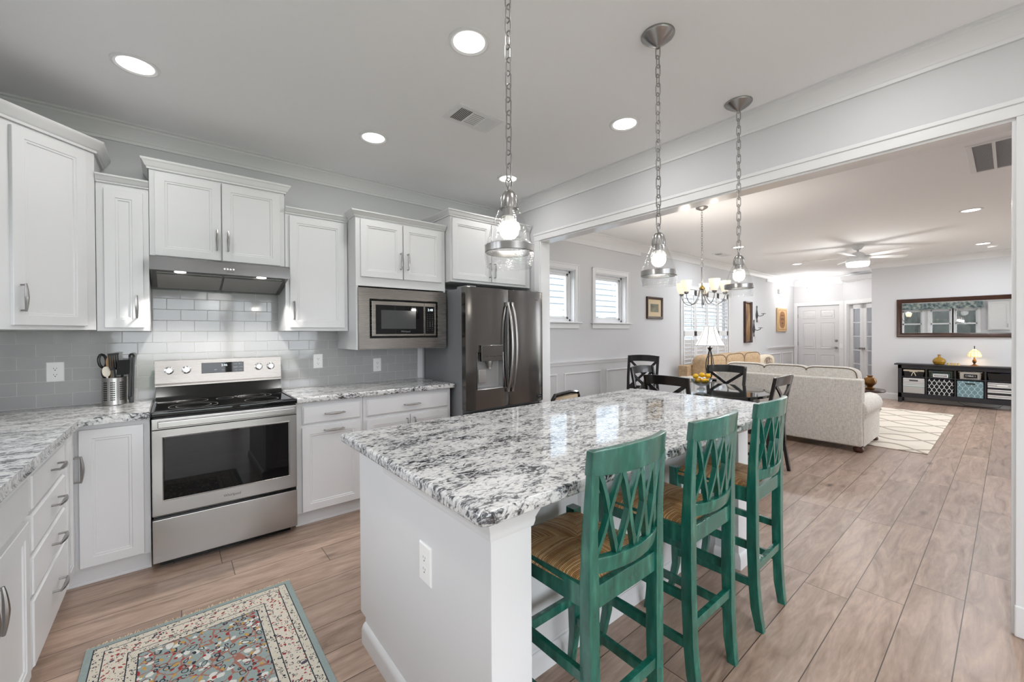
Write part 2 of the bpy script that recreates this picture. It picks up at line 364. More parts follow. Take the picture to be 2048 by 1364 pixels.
def oriental_rug(hx, hy):
    m, nt, b = new_mat('floral_rug')
    tc = N(nt, 'ShaderNodeTexCoord'); sp = N(nt, 'ShaderNodeSeparateXYZ'); L(nt, tc.outputs['Object'], sp.inputs[0])
    ax = math_(nt, 'ABSOLUTE', sp.outputs[0]); ay = math_(nt, 'ABSOLUTE', sp.outputs[1])
    d = math_(nt, 'MINIMUM', math_(nt, 'SUBTRACT', hx, ax), math_(nt, 'SUBTRACT', hy, ay))
    sage, cream, navy, red, gold, pale = (146, 160, 158), (208, 202, 188), (50, 54, 64), (156, 60, 60), (190, 152, 88), (214, 214, 208)
    base = ramp(nt, [(0.0, sage), (0.10, navy), (0.115, cream), (0.245, navy), (0.26, (214, 206, 192)), (0.56, navy), (0.575, cream), (0.70, navy), (0.72, sage)], 'CONSTANT')
    L(nt, math_(nt, 'MULTIPLY', d, 4.0), base.inputs[0])     # 0.25 m of border
    wn = N(nt, 'ShaderNodeTexNoise'); wn.inputs['Scale'].default_value = 14; L(nt, tc.outputs['Object'], wn.inputs['Vector'])
    wv = N(nt, 'ShaderNodeVectorMath', operation='MULTIPLY_ADD'); wv.inputs[1].default_value = (0.05, 0.05, 0)
    L(nt, wn.outputs['Color'], wv.inputs[0]); L(nt, tc.outputs['Object'], wv.inputs[2])
    def spots(scale, lo, hi, seedv, keep):
        v = N(nt, 'ShaderNodeTexVoronoi'); v.inputs['Scale'].default_value = scale
        a = N(nt, 'ShaderNodeVectorMath', operation='ADD'); a.inputs[1].default_value = (seedv, seedv * 2, 0)
        L(nt, wv.outputs[0], a.inputs[0]); L(nt, a.outputs[0], v.inputs['Vector'])
        sc_ = N(nt, 'ShaderNodeSeparateColor'); L(nt, v.outputs['Color'], sc_.inputs[0])
        near = math_(nt, 'MULTIPLY', math_(nt, 'LESS_THAN', v.outputs['Distance'], hi), math_(nt, 'GREATER_THAN', v.outputs['Distance'], lo))
        return math_(nt, 'MULTIPLY', near, math_(nt, 'LESS_THAN', sc_.outputs[0], keep))
    inner = math_(nt, 'GREATER_THAN', d, 0.18)
    main = math_(nt, 'MULTIPLY', math_(nt, 'GREATER_THAN', d, 0.065), math_(nt, 'LESS_THAN', d, 0.14))
    guard = math_(nt, 'MULTIPLY', math_(nt, 'GREATER_THAN', d, 0.029), math_(nt, 'LESS_THAN', d, 0.175))
    anyb = math_(nt, 'GREATER_THAN', d, 0.029)
    c = base.outputs[0]
    vine = N(nt, 'ShaderNodeTexVoronoi', feature='DISTANCE_TO_EDGE'); vine.inputs['Scale'].default_value = 17; L(nt, wv.outputs[0], vine.inputs['Vector'])
    vn = math_(nt, 'LESS_THAN', vine.outputs['Distance'], 0.045)
    c = mixc(nt, math_(nt, 'MULTIPLY', vn, inner), c, (160, 112, 100))
    c = mixc(nt, math_(nt, 'MULTIPLY', spots(31, 0.0, 0.42, 3.1, 0.5), inner), c, pale)
    c = mixc(nt, math_(nt, 'MULTIPLY', spots(34, 0.30, 0.42, 7.7, 0.55), inner), c, navy)
    c = mixc(nt, math_(nt, 'MULTIPLY', spots(46, 0.0, 0.33, 1.3, 0.35), inner), c, red)
    c = mixc(nt, math_(nt, 'MULTIPLY', spots(40, 0.0, 0.33, 9.3, 0.25), inner), c, gold)
    c = mixc(nt, math_(nt, 'MULTIPLY', spots(53, 0.24, 0.36, 4.4, 0.6), guard), c, navy)
    c = mixc(nt, math_(nt, 'MULTIPLY', spots(85, 0.0, 0.22, 2.4, 0.8), guard), c, navy)
    c = mixc(nt, math_(nt, 'MULTIPLY', spots(65, 0.0, 0.34, 6.1, 0.45), main), c, red)
    c = mixc(nt, math_(nt, 'MULTIPLY', spots(37, 0.0, 0.26, 5.5, 0.22), main), c, (82, 78, 92))
    f = N(nt, 'ShaderNodeTexNoise'); f.inputs['Scale'].default_value = 300; L(nt, tc.outputs['Object'], f.inputs['Vector'])
    rf = ramp(nt, [(0.3, 0.82), (0.7, 1.05)]); L(nt, f.outputs[0], rf.inputs[0])
    L(nt, mixc(nt, 1.0, c, rf.outputs[0], 'MULTIPLY'), b.inputs['Base Color'])
    b.inputs['Roughness'].default_value = 0.85; b.inputs['Specular IOR Level'].default_value = 0.15
    return m
M['rug'] = oriental_rug(0.395, 0.65)
M['fringe'] = mat('cream_fringe', (214, 196, 170), 0.9)

def ogee(name, ground, line, px, py, width, axu=0, axv=1, amp=0.30, off=0.0):
    """lattice of overlapping waves: lines where |sin| waves of neighbouring columns meet"""
    m, nt, b = new_mat(name)
    tc = N(nt, 'ShaderNodeTexCoord'); sp = N(nt, 'ShaderNodeSeparateXYZ'); L(nt, tc.outputs['Object'], sp.inputs[0])
    u = math_(nt, 'DIVIDE', sp.outputs[axu], px); v = math_(nt, 'DIVIDE', sp.outputs[axv], py)
    wob = math_(nt, 'MULTIPLY', math_(nt, 'SINE', math_(nt, 'MULTIPLY', v, 2 * PI)), amp)
    def near(e):
        f = math_(nt, 'FRACT', math_(nt, 'ADD', e, 50.0))
        return math_(nt, 'ABSOLUTE', math_(nt, 'SUBTRACT', f, 0.5))
    d = math_(nt, 'MINIMUM', near(math_(nt, 'ADD', u, wob)), near(math_(nt, 'ADD', math_(nt, 'SUBTRACT', u, wob), off)))
    k = math_(nt, 'LESS_THAN', d, width)
    L(nt, mixc(nt, k, ground, line), b.inputs['Base Color'])
    b.inputs['Roughness'].default_value = 0.85
    return m
M['livingrug'] = ogee('lattice_rug', (222, 212, 198), (168, 156, 142), 0.62, 0.95, 0.05)
M['binblack'] = ogee('black_lattice_fabric', (14, 14, 16), (214, 214, 214), 0.064, 0.125, 0.075, 1, 2, 0.26, 0.5)
M['binblue'] = ogee('blue_lattice_fabric', (112, 140, 146), (180, 204, 206), 0.072, 0.125, 0.05, 1, 2, 0.26, 0.5)

def stripes(name, pts, z0, z1):
    m, nt, b = new_mat(name)
    tc = N(nt, 'ShaderNodeTexCoord'); sp = N(nt, 'ShaderNodeSeparateXYZ'); L(nt, tc.outputs['Object'], sp.inputs[0])
    r = ramp(nt, pts, 'CONSTANT'); mr = N(nt, 'ShaderNodeMapRange'); mr.inputs[1].default_value = z0; mr.inputs[2].default_value = z1
    L(nt, sp.outputs[2], mr.inputs[0]); L(nt, mr.outputs[0], r.inputs[0]); L(nt, r.outputs[0], b.inputs['Base Color'])
    b.inputs['Roughness'].default_value = 0.85
    return m
def noisepic(name, pts, scale, detail=4, stretch=(1, 1, 1)):
    m, nt, b = new_mat(name)
    tc = N(nt, 'ShaderNodeTexCoord'); mp = N(nt, 'ShaderNodeMapping'); mp.inputs['Scale'].default_value = stretch
    no = N(nt, 'ShaderNodeTexNoise'); no.inputs['Scale'].default_value = scale; no.inputs['Detail'].default_value = detail
    L(nt, tc.outputs['Object'], mp.inputs[0]); L(nt, mp.outputs[0], no.inputs['Vector'])
    r = ramp(nt, pts); L(nt, no.outputs[0], r.inputs[0]); L(nt, r.outputs[0], b.inputs['Base Color']); b.inputs['Roughness'].default_value = 0.6
    return m
M['print'] = noisepic('antique_print', [(0.3, (70, 70, 60)), (0.5, (118, 116, 98)), (0.7, (140, 136, 116))], 9)
M['barkpic'] = noisepic('weathered_wood_panel', [(0.3, (40, 28, 18)), (0.5, (134, 100, 66)), (0.7, (178, 146, 108))], 5, 6, (3, 3, 0.6))
M['valance'] = noisepic('patterned_valance', [(0.35, (70, 84, 92)), (0.5, (128, 146, 146)), (0.65, (186, 190, 180))], 9, 2)
M['cutting'] = noisepic('carved_maple', [(0.3, (196, 160, 112)), (0.7, (216, 184, 138))], 4)

# ------------------------------------------------------------------ geometry helpers
def BM(): return bmesh.new()
def box(b, x0, x1, y0, y1, z0, z1, bev=0.0, seg=2):
    vs = [b.verts.new((x, y, z)) for x in (x0, x1) for y in (y0, y1) for z in (z0, z1)]
    fi = [(0, 1, 3, 2), (4, 6, 7, 5), (0, 4, 5, 1), (2, 3, 7, 6), (0, 2, 6, 4), (1, 5, 7, 3)]
    fs = [b.faces.new([vs[i] for i in f]) for f in fi]
    if bev:
        es = {e for f in fs for e in f.edges}
        bmesh.ops.bevel(b, geom=list(es), offset=bev, segments=seg, profile=0.5, affect='EDGES')
def xform(b, start, mtx):
    b.verts.ensure_lookup_table()
    for v in list(b.verts)[start:]: v.co = mtx @ v.co
def bar(b, p0, p1, w, h, up=(0, 0, 1), bev=0.0):
    """beam from p0 to p1; w across, h along up"""
    p0, p1 = Vector(p0), Vector(p1); d = p1 - p0; ln = d.length; d.normalize()
    up = Vector(up); s = d.cross(up)
    if s.length < 1e-5: s = d.cross(Vector((0, 1, 0)))
    s.normalize(); u = s.cross(d)
    n0 = len(b.verts)
    t = BM(); box(t, 0, ln, -w / 2, w / 2, -h / 2, h / 2, bev)
    mtx = Matrix(((d.x, s.x, u.x, p0.x), (d.y, s.y, u.y, p0.y), (d.z, s.z, u.z, p0.z), (0, 0, 0, 1)))
    merge(b, t, mtx)
def merge(b, t, mtx=None):
    t.verts.ensure_lookup_table(); mp = {}
    for v in t.verts: mp[v] = b.verts.new(mtx @ v.co if mtx else v.co)
    for f in t.faces:
        nf = b.faces.new([mp[v] for v in f.verts]); nf.material_index = f.material_index
    t.free()
def ringloops(b, O, U, V, Nn, wd, ht, prof, cap0=True, cap1=True, mi=None):
    """nested rectangles on the plane O,U,V: prof is a list of (inset, height along Nn)"""
    O, U, V, Nn = Vector(O), Vector(U), Vector(V), Vector(Nn)
    loops = []
    for ins, hh in prof:
        loops.append([b.verts.new(O + U * x + V * y + Nn * hh) for x, y in ((ins, ins), (wd - ins, ins), (wd - ins, ht - ins), (ins, ht - ins))])
    for k in range(len(loops) - 1):
        for i in range(4):
            j = (i + 1) % 4
            f = b.faces.new((loops[k][i], loops[k][j], loops[k + 1][j], loops[k + 1][i]))
            if mi: f.material_index = mi[k]
    if cap0: b.faces.new(list(reversed(loops[0])))
    if cap1:
        f = b.faces.new(loops[-1])
        if mi: f.material_index = mi[-1]
def tube(b, pts, r, n=8, caps=True, closed=False, sq=1.0, up=None):
    pts = [Vector(p) for p in pts]; m = len(pts)
    rs = r if isinstance(r, (list, tuple)) else [r] * m
    rings = []; prev = None
    for i, p in enumerate(pts):
        if closed: t = pts[(i + 1) % m] - pts[i - 1]
        else: t = pts[min(i + 1, m - 1)] - pts[max(i - 1, 0)]
        t.normalize()
        if prev is None:
            a = Vector(up) if up else (Vector((0, 0, 1)) if abs(t.z) < 0.9 else Vector((1, 0, 0)))
            x = (a - t * a.dot(t)).normalized()
        else:
            x = (prev - t * prev.dot(t)).normalized()
        prev = x; y = t.cross(x)
        rings.append([b.verts.new(p + (x * math.cos(2 * PI * k / n) + y * math.sin(2 * PI * k / n) * sq) * rs[i]) for k in range(n)])
    R = m if closed else m - 1
    for i in range(R):
        A, B = rings[i], rings[(i + 1) % m]
        for k in range(n):
            b.faces.new((A[k], A[(k + 1) % n], B[(k + 1) % n], B[k]))
    if caps and not closed:
        b.faces.new(list(reversed(rings[0]))); b.faces.new(rings[-1])
def lathe(b, prof, c=(0, 0, 0), n=24, axis='Z', cap0=True, cap1=True):
    c = Vector(c); rings = []
    def P3(r, h, a):
        x, y = r * math.cos(a), r * math.sin(a)
        if axis == 'Z': return c + Vector((x, y, h))
        if axis == 'Y': return c + Vector((x, h, y))
        return c + Vector((h, x, y))
    for r, h in prof:
        rings.append([b.verts.new(P3(max(r, 1e-5), h, 2 * PI * k / n)) for k in range(n)])
    for i in range(len(rings) - 1):
        for k in range(n):
            b.faces.new((rings[i][k], rings[i][(k + 1) % n], rings[i + 1][(k + 1) % n], rings[i + 1][k]))
    if cap0: b.faces.new(list(reversed(rings[0])))
    if cap1: b.faces.new(rings[-1])
def prism(b, poly, z0, z1, bev=0.0, seg=3, rot=None):
    lo = [b.verts.new((x, y, z0)) for x, y in poly]; hi = [b.verts.new((x, y, z1)) for x, y in poly]
    n = len(poly); fs = [b.faces.new(list(reversed(lo))), b.faces.new(hi)]
    for i in range(n): fs.append(b.faces.new((lo[i], lo[(i + 1) % n], hi[(i + 1) % n], hi[i])))
    if bev:
        es = list(fs[0].edges) + list(fs[1].edges)
        bmesh.ops.bevel(b, geom=es, offset=bev, segments=seg, profile=0.5, affect='EDGES')
def sweep(b, path, prof, z=0.0, closed=False):
    """profile (out to the right of travel, up) along a plan path with mitred corners"""
    P = [Vector((x, y)) for x, y in path]; n = len(P); rings = []
    for i in range(n):
        def nrm(a, c):
            d = (c - a).normalized(); return Vector((d.y, -d.x))
        if closed or 0 < i < n - 1:
            n1 = nrm(P[i - 1], P[i]); n2 = nrm(P[i], P[(i + 1) % n])
            mm = (n1 + n2); mm = mm / max(mm.dot(n1), 0.2)
        elif i == 0: mm = nrm(P[0], P[1])
        else: mm = nrm(P[n - 2], P[n - 1])
        rings.append([b.verts.new((P[i].x + mm.x * o, P[i].y + mm.y * o, z + u)) for o, u in prof])
    m = len(prof)
    for i in range(n if closed else n - 1):
        A, B = rings[i], rings[(i + 1) % n]
        for k in range(m):
            b.faces.new((A[k], B[k], B[(k + 1) % m], A[(k + 1) % m]))
    if not closed:
        b.faces.new(rings[0]); b.faces.new(list(reversed(rings[-1])))
def superell(b, c, sx, sy, sz, e1=0.4, e2=0.4, nu=24, nv=14, mtx=None):
    """rounded cushion: superellipsoid with half sizes sx, sy, sz"""
    def pw(v, e): return math.copysign(abs(v) ** e, v)
    c = Vector(c); rows = []
    for j in range(nv + 1):
        ph = -PI / 2 + PI * j / nv
        row = []
        for i in range(nu):
            th = 2 * PI * i / nu
            p = Vector((sx * pw(math.cos(ph), e1) * pw(math.cos(th), e2), sy * pw(math.cos(ph), e1) * pw(math.sin(th), e2), sz * pw(math.sin(ph), e1)))
            if mtx: p = mtx @ p
            row.append(p + c)
        rows.append(row)
    vb = b.verts.new(sum(rows[0], Vector()) / nu); vt = b.verts.new(sum(rows[-1], Vector()) / nu)
    R = [[b.verts.new(p) for p in row] for row in rows[1:-1]]
    for i in range(nu):
        j = (i + 1) % nu
        b.faces.new((vb, R[0][j], R[0][i])); b.faces.new((vt, R[-1][i], R[-1][j]))
        for k in range(len(R) - 1): b.faces.new((R[k][i], R[k][j], R[k + 1][j], R[k + 1][i]))
def arc(cx, cy, r, a0, a1, n):
    return [(cx + r * math.cos(a0 + (a1 - a0) * i / n), cy + r * math.sin(a0 + (a1 - a0) * i / n)) for i in range(n + 1)]

ORG = {}
def obj(name, b, m, parent=None, smooth=35):
    me = bpy.data.meshes.new(name)
    bmesh.ops.recalc_face_normals(b, faces=list(b.faces))
    if parent is not None:
        o_ = ORG.get(parent.name, Vector((0, 0, 0)))
        for v in b.verts: v.co -= o_
    b.to_mesh(me); b.free()
    for mm in (m if isinstance(m, (list, tuple)) else [m]):
        me.materials.append(M[mm] if isinstance(mm, str) else mm)
    if smooth:
        me.shade_smooth(); me.set_sharp_from_angle(angle=math.radians(smooth))
    o = bpy.data.objects.new(name, me); C.objects.link(o)
    if smooth and 6 < len(me.polygons) < 4000:
        wn_ = o.modifiers.new('weighted_normal', 'WEIGHTED_NORMAL'); wn_.keep_sharp = True; wn_.weight = 80
    if parent is not None:
        o.parent = parent; ORG[o.name] = ORG.get(parent.name, Vector((0, 0, 0)))
    return o
def tag(o, label=None, cat=None, group=None, kind=None):
    if label: o['label'] = label
    if cat: o['category'] = cat
    if group: o['group'] = group
    if kind: o['kind'] = kind
    return o
def thing(name, label, cat, loc=(0, 0, 0), group=None):
    o = bpy.data.objects.new(name, None); C.objects.link(o); o.empty_display_size = 0.1
    o.location = loc; ORG[o.name] = Vector(loc)
    return tag(o, label, cat, group)
def one(name, b, m, label, cat, loc, group=None, smooth=35):
    """a thing that is one mesh, with its origin at loc"""
    for v in b.verts: v.co -= Vector(loc)
    o = obj(name, b, m, None, smooth); o.location = loc
    return tag(o, label, cat, group)
def struct(name, b, m, parent=None, smooth=35, label=None):
    o = obj(name, b, m, parent, smooth)
    if parent is None: o['kind'] = 'structure'
    if label: o['label'] = label
    return o
def copy_tree(o, parent=None):
    c = o.copy(); C.objects.link(c)
    if parent is not None: c.parent = parent
    for ch in list(o.children): copy_tree(ch, c)
    return c
def dup(root, loc, rz, label, group=None):
    c = copy_tree(root); c.location = loc; c.rotation_euler = (0, 0, rz); c['label'] = label
    if group: c['group'] = group
    return c
def text(name, body, size, loc, rot, m, parent, ext=0.0006, align='CENTER', bold=0.0):
    cu_ = bpy.data.curves.new(name, 'FONT'); cu_.body = body; cu_.size = size; cu_.extrude = ext; cu_.align_x = align; cu_.align_y = 'CENTER'
    cu_.offset = bold
    cu_.materials.append(M[m])
    tmp = bpy.data.objects.new('tmp', cu_); C.objects.link(tmp)
    me = bpy.data.meshes.new_from_object(tmp.evaluated_get(bpy.context.evaluated_depsgraph_get()))
    bpy.data.objects.remove(tmp); bpy.data.curves.remove(cu_)
    me.name = name; me.materials.clear(); me.materials.append(M[m])
    o = bpy.data.objects.new(name, me); C.objects.link(o)
    if parent is not None:
        o.parent = parent; loc = Vector(loc) - ORG.get(parent.name, Vector((0, 0, 0)))
    o.location = loc; o.rotation_euler = rot
    return o
RS = (PI / 2, 0, 0)                 # text that faces -Y
RW = (PI / 2, 0, -PI / 2)           # text that faces -X

# ================================================================== the room
LX, NY, HX, HX2, SY, MX, DX = -1.0, 3.79, 2.92, 3.04, -2.6, 11.2, 13.2
CZ = 2.78
b = BM(); box(b, LX - .15, 15.6, SY - .15, NY + .16, -0.12, 0.0); struct('floor', b, 'floor')
b = BM(); box(b, LX - .15, DX + .15, SY - .15, NY + .16, CZ, CZ + 0.12); struct('ceiling', b, 'ceil')

def holed(b, along, t0, t1, a0, a1, z0, z1, holes):
    """wall slab, along 'x' or 'y', thickness t0..t1, with rectangular holes (a, a, z, z)"""
    def bx(p, q, r, s):
        if q - p < 1e-4 or s - r < 1e-4: return
        if along == 'x': box(b, p, q, t0, t1, r, s)
        else: box(b, t0, t1, p, q, r, s)
    cur = a0
    for ha, hb, hz0, hz1 in sorted(holes):
        bx(cur, ha, z0, z1); bx(ha, hb, z0, hz0); bx(ha, hb, hz1, z1); cur = hb
    bx(cur, a1, z0, z1)
NW = [(3.50, 4.245, 1.52, 2.235), (4.675, 5.42, 1.52, 2.235), (7.13, 9.04, 0.25, 2.17)]
b = BM(); holed(b, 'x', NY, NY + .16, LX - .15, DX + .15, 0, CZ, NW); struct('wall_north', b, 'wall')
LW = [(2.27, 2.85, 1.12, 2.2), (1.47, 2.03, 1.12, 2.2), (0.78, 1.36, 1.12, 2.2)]
b = BM(); holed(b, 'y', LX - .15, LX, SY, NY, 0, CZ, LW); struct('wall_left', b, 'wall')
BW = [(-0.85, 2.6, 0.05, 2.15), (8.8, 12.6, 0.35, 2.3)]  # unseen back openings, added and sized for the daylight they let in
b = BM(); holed(b, 'x', SY - .15, SY, LX - .15, DX + .15, 0, CZ, BW); struct('wall_back', b, 'wall')
JY0, JY1, JZ = -0.016, 3.075, 2.322
b = BM(); box(b, HX, HX2, JY1, NY, 0, CZ); box(b, HX, HX2, JY0, JY1, JZ, CZ); box(b, HX, HX2, SY, JY0, 0, CZ)
struct('wall_opening', b, 'wall')
b = BM(); box(b, MX, MX + .1, SY, 1.83, 0, CZ); box(b, MX + .1, 12.3, 1.73, 1.83, 0, CZ); struct('wall_mirror', b, 'wall')
b = BM(); holed(b, 'y', DX, DX + .15, 2.72, NY, 0, CZ, [(2.79, 3.705, 0, 2.065)]); struct('wall_entry', b, 'wall')
# diagonal wall with the French doors: local x along the wall (away from the entry door), y out of the room
DM = Matrix(((-2 ** -.5, 2 ** -.5, 0, 13.2), (-2 ** -.5, -2 ** -.5, 0, 2.72), (0, 0, 1, 0), (0, 0, 0, 1)))
b = BM(); holed(b, 'x', 0, .12, 0, 1.273, 0, CZ, [(0.17, 1.07, 0, 2.06)]); xform(b, 0, DM); struct('wall_study', b, 'wall')
# study beyond the French doors
b = BM(); box(b, 12.35, 15.6, -0.4, -0.3, 0, 2.6); box(b, 15.5, 15.6, -0.3, 3.9, 0, 2.6); box(b, 13.36, 15.6, 3.8, 3.9, 0, 2.6); struct('wall_study_far', b, 'wall')
b = BM(); box(b, 12.4, 15.6, -0.4, 2.6, 2.6, 2.7); box(b, 13.36, 15.6, 2.6, 3.3, 2.6, 2.7); struct('ceiling_study_shade', b, 'ceil')  # partial ceiling added to dim the study, gap left for daylight

CROWN = [(0, -.115), (.012, -.115), (.014, -.098), (.022, -.092), (.026, -.080), (.040, -.056), (.060, -.036), (.074, -.028), (.078, -.016), (.090, -.012), (.090, 0), (0, 0)]
b = BM(); sweep(b, [(LX, SY), (LX, NY), (HX, NY), (HX, SY)], CROWN, CZ); struct('trim_1', b, 'trim')
b = BM(); sweep(b, [(HX2, SY), (HX2, NY), (DX, NY), (DX, 2.72), (12.3, 1.82), (MX, 1.83), (MX, SY)], CROWN, CZ); struct('trim_2', b, 'trim')
# frieze boards under the crown in the dining room and the entry
b = BM(); box(b, HX2, 5.81, NY - .018, NY, 2.60, 2.668, .003); struct('trim_3', b, 'trim')
b = BM(); box(b, 11.2, DX, NY - .018, NY, 2.60, 2.668, .003); box(b, DX - .018, DX, 2.72, NY, 2.60, 2.668, .003); struct('trim_4', b, 'trim')
# chair rails and wainscot frames
RAIL = [(0, -.045), (.012, -.045), (.014, -.028), (.020, -.022), (.024, -.008), (.032, -.004), (.032, .006), (0, .006)]
def wains(name, xs, x0, x1):
    b = BM(); sweep(b, [(x0, NY), (x1, NY)], RAIL, .985)
    for a, c in xs:
        ringloops(b, (a, NY, .20), (1, 0, 0), (0, 0, 1), (0, -1, 0), c - a, .635, [(0, 0), (0, .006), (.006, .014), (.016, .014), (.024, .006), (.027, 0)], False, False)
    struct(name, b, 'trim')
wains('trim_5', [(3.12, 3.89), (4.024, 4.795), (4.92, 5.68)], HX2, 5.81)
wains('trim_6', [(11.3, 12.15), (12.28, 13.05)], 11.2, DX)
BASE = [(0, 0), (.016, 0), (.016, .10), (.010, .118), (.006, .13), (0, .13)]
def base(name, path):
    b = BM(); sweep(b, path, BASE); struct(name, b, 'trim')
base('baseboard_north', [(HX2, NY), (DX, NY)])
base('baseboard_mirror', [(12.3, 1.83), (MX, 1.83), (MX, SY)])
base('baseboard_left', [(LX, SY), (LX, -1.0)])
base('baseboard_opening', [(HX, JY0 - .079), (HX, SY)])
base('baseboard_living', [(HX2, SY), (HX2, JY0 - .079)])
# casing round the wide opening, jamb lining
for nm, xf, sg in (('trim_7', HX, -1), ('trim_8', HX2, 1)):
    b = BM()
    xa, xb = sorted((xf, xf + sg * .018)); xc, xd = sorted((xf, xf + sg * .026))
    box(b, xa, xb, JY0 - .075, JY1 + .075, JZ, JZ + .075, .004); box(b, xa, xb, JY0 - .075, JY0, 0, JZ, .004); box(b, xa, xb, JY1, JY1 + .075, 0, JZ, .004)
    box(b, xc, xd, JY0 - .078, JY1 + .078, JZ + .055, JZ + .078, .005)
    box(b, xc, xd, JY0 - .078, JY0 - .055, 0, JZ + .06, .005)
    box(b, xc, xd, JY0 - .082, JY0 + .004, 0, .14, .008)
    struct(nm, b, 'trim')
M['gloss'] = mat('semi_gloss_white', (232, 232, 233), 0.16)
b = BM(); box(b, HX - .004, HX2 + .004, JY0 + .0, JY1, JZ - .012, JZ + .001, .002); box(b, HX - .004, HX2 + .004, JY0 - .001, JY0 + .012, 0, JZ - .012, .002); box(b, HX - .004, HX2 + .004, JY1 - .012, JY1 + .001, 0, JZ - .012, .002)
struct('trim_9', b, 'gloss')

# --------------------------------------------------------------- windows
def window(name, x0, x1, z0, z1, sill=True):
    """north wall window: casing + jamb, with sash, pane and sill"""
    b = BM(); y = NY
    for q in ((x0 - .065, x0, z0, z1 + .065), (x1, x1 + .065, z0, z1 + .065), (x0, x1, z1, z1 + .065)):
        box(b, q[0], q[1], y - .018, y, q[2], q[3], .004)
    for q in ((x0 - .072, x0 - .055, z0, z1 + .072), (x1 + .055, x1 + .072, z0, z1 + .072), (x0 - .072, x1 + .072, z1 + .055, z1 + .072)):
        box(b, q[0], q[1], y - .024, y, q[2], q[3], .004)
    for q in ((x0, x0 + .012, z0, z1), (x1 - .012, x1, z0, z1), (x0, x1, z1 - .012, z1), (x0, x1, z0, z0 + .012)):
        box(b, q[0], q[1], y - .002, y + .13, q[2], q[3], .001)
    w_ = struct(name, b, 'trim')
    b = BM()
    for k, (ins, yy) in enumerate(((.012, .07), (.045, .085))):
        a0, a1, c0, c1 = x0 + ins, x1 - ins, z0 + ins, z1 - ins
        for q in ((a0, a0 + .034, c0, c1), (a1 - .034, a1, c0, c1), (a0, a1, c1 - .034, c1), (a0, a1, c0, c0 + .034)):
            box(b, q[0], q[1], y + yy, y + yy + .04, q[2], q[3], .003)
    obj('window_sash', b, 'trim', w_)
    b = BM(); box(b, x0 + .07, x1 - .07, y + .10, y + .106, z0 + .07, z1 - .07); obj('window_pane', b, 'glass', w_)
    if sill:
        b = BM(); box(b, x0 - .105, x1 + .105, y - .055, y + .07, z0 - .016, z0 + .004, .006); box(b, x0 - .07, x1 + .07, y - .018, y, z0 - .085, z0 - .016, .004)
        obj('window_sill', b, 'trim', w_)
    area_portal(((x0 + x1) / 2, y + .18, (z0 + z1) / 2), (-PI / 2, 0, 0), x1 - x0 - .1, z1 - z0 - .1)
    return w_
window('window_1', *NW[0]); window('window_2', *NW[1])
# tall window with plantation shutters
x0, x1, z0, z1 = NW[2]
w3 = window('window_3', x0, x1, z0, z1, False)
b = BM()
for q in ((x0, x0 + .02), (x1 - .02, x1)): box(b, q[0], q[1], NY - .03, NY + .03, z0, z1, .002)
obj('shutter_frame', b, 'trim', w3)
pw = (x1 - x0 - .05) / 4
for k in range(4):
    a0 = x0 + .025 + k * pw; a1 = a0 + pw - .006
    b = BM()
    for q in ((a0, a0 + .05, z0 + .01, z1 - .01), (a1 - .05, a1, z0 + .01, z1 - .01), (a0, a1, z1 - .11, z1 - .01), (a0, a1, z0 + .01, z0 + .12), (a0, a1, 1.30, 1.40)):
        box(b, q[0], q[1], NY - .012, NY + .018, q[2], q[3], .004)
    p = obj('shutter_panel', b, 'trim', w3)
    b = BM()
    zz = z0 + .16
    while zz < z1 - .13:
        if not 1.27 < zz < 1.43:
            ang = math.radians(68 if zz < 1.3 else 8)
            t = BM(); box(t, a0 + .05, a1 - .05, -.038, .038, -.0045, .0045, .003)
            merge(b, t, Matrix.Translation((0, NY + .003, zz)) @ Matrix.Rotation(-ang, 4, 'X'))
        zz += .072
    obj('louvres', b, 'trim', p)
    b = BM(); box(b, (a0 + a1) / 2 - .005, (a0 + a1) / 2 + .005, NY - .052, NY - .042, 1.44, z1 - .15, .002); box(b, (a0 + a1) / 2 - .005, (a0 + a1) / 2 + .005, NY - .052, NY - .042, z0 + .16, 1.26, .002)
    obj('tilt_rod', b, 'trim', p)
# kitchen windows in the left wall (seen in the living room mirror)
for k, (y0, y1, z0, z1) in enumerate(LW):
    b = BM(); xx = LX
    for q in ((y0 - .08, y0, z0, z1 + .08), (y1, y1 + .08, z0, z1 + .08), (y0, y1, z1, z1 + .08), (y0 - .1, y1 + .1, z0 - .03, z0)):
        box(b, xx, xx + .02, q[0], q[1], q[2], q[3], .004)
    wl = struct('window_%d' % (4 + k), b, 'trim')
    b = BM(); zm = (z0 + z1) / 2
    for q in ((y0, y0 + .045, z0, z1), (y1 - .045, y1, z0, z1), (y0, y1, z1 - .045, z1), (y0, y1, z0, z0 + .05), (y0, y1, zm - .025, zm + .025)):
        box(b, xx - .10, xx - .06, q[0], q[1], q[2], q[3], .003)
    obj('window_sash', b, 'trim', wl)
    b = BM(); box(b, xx - .085, xx - .08, y0 + .045, y1 - .045, z0 + .05, z1 - .045); obj('window_pane', b, 'glass', wl)
    area_portal((LX - .17, (y0 + y1) / 2, zm), (0, -PI / 2, 0), z1 - z0 - .08, y1 - y0 - .08)
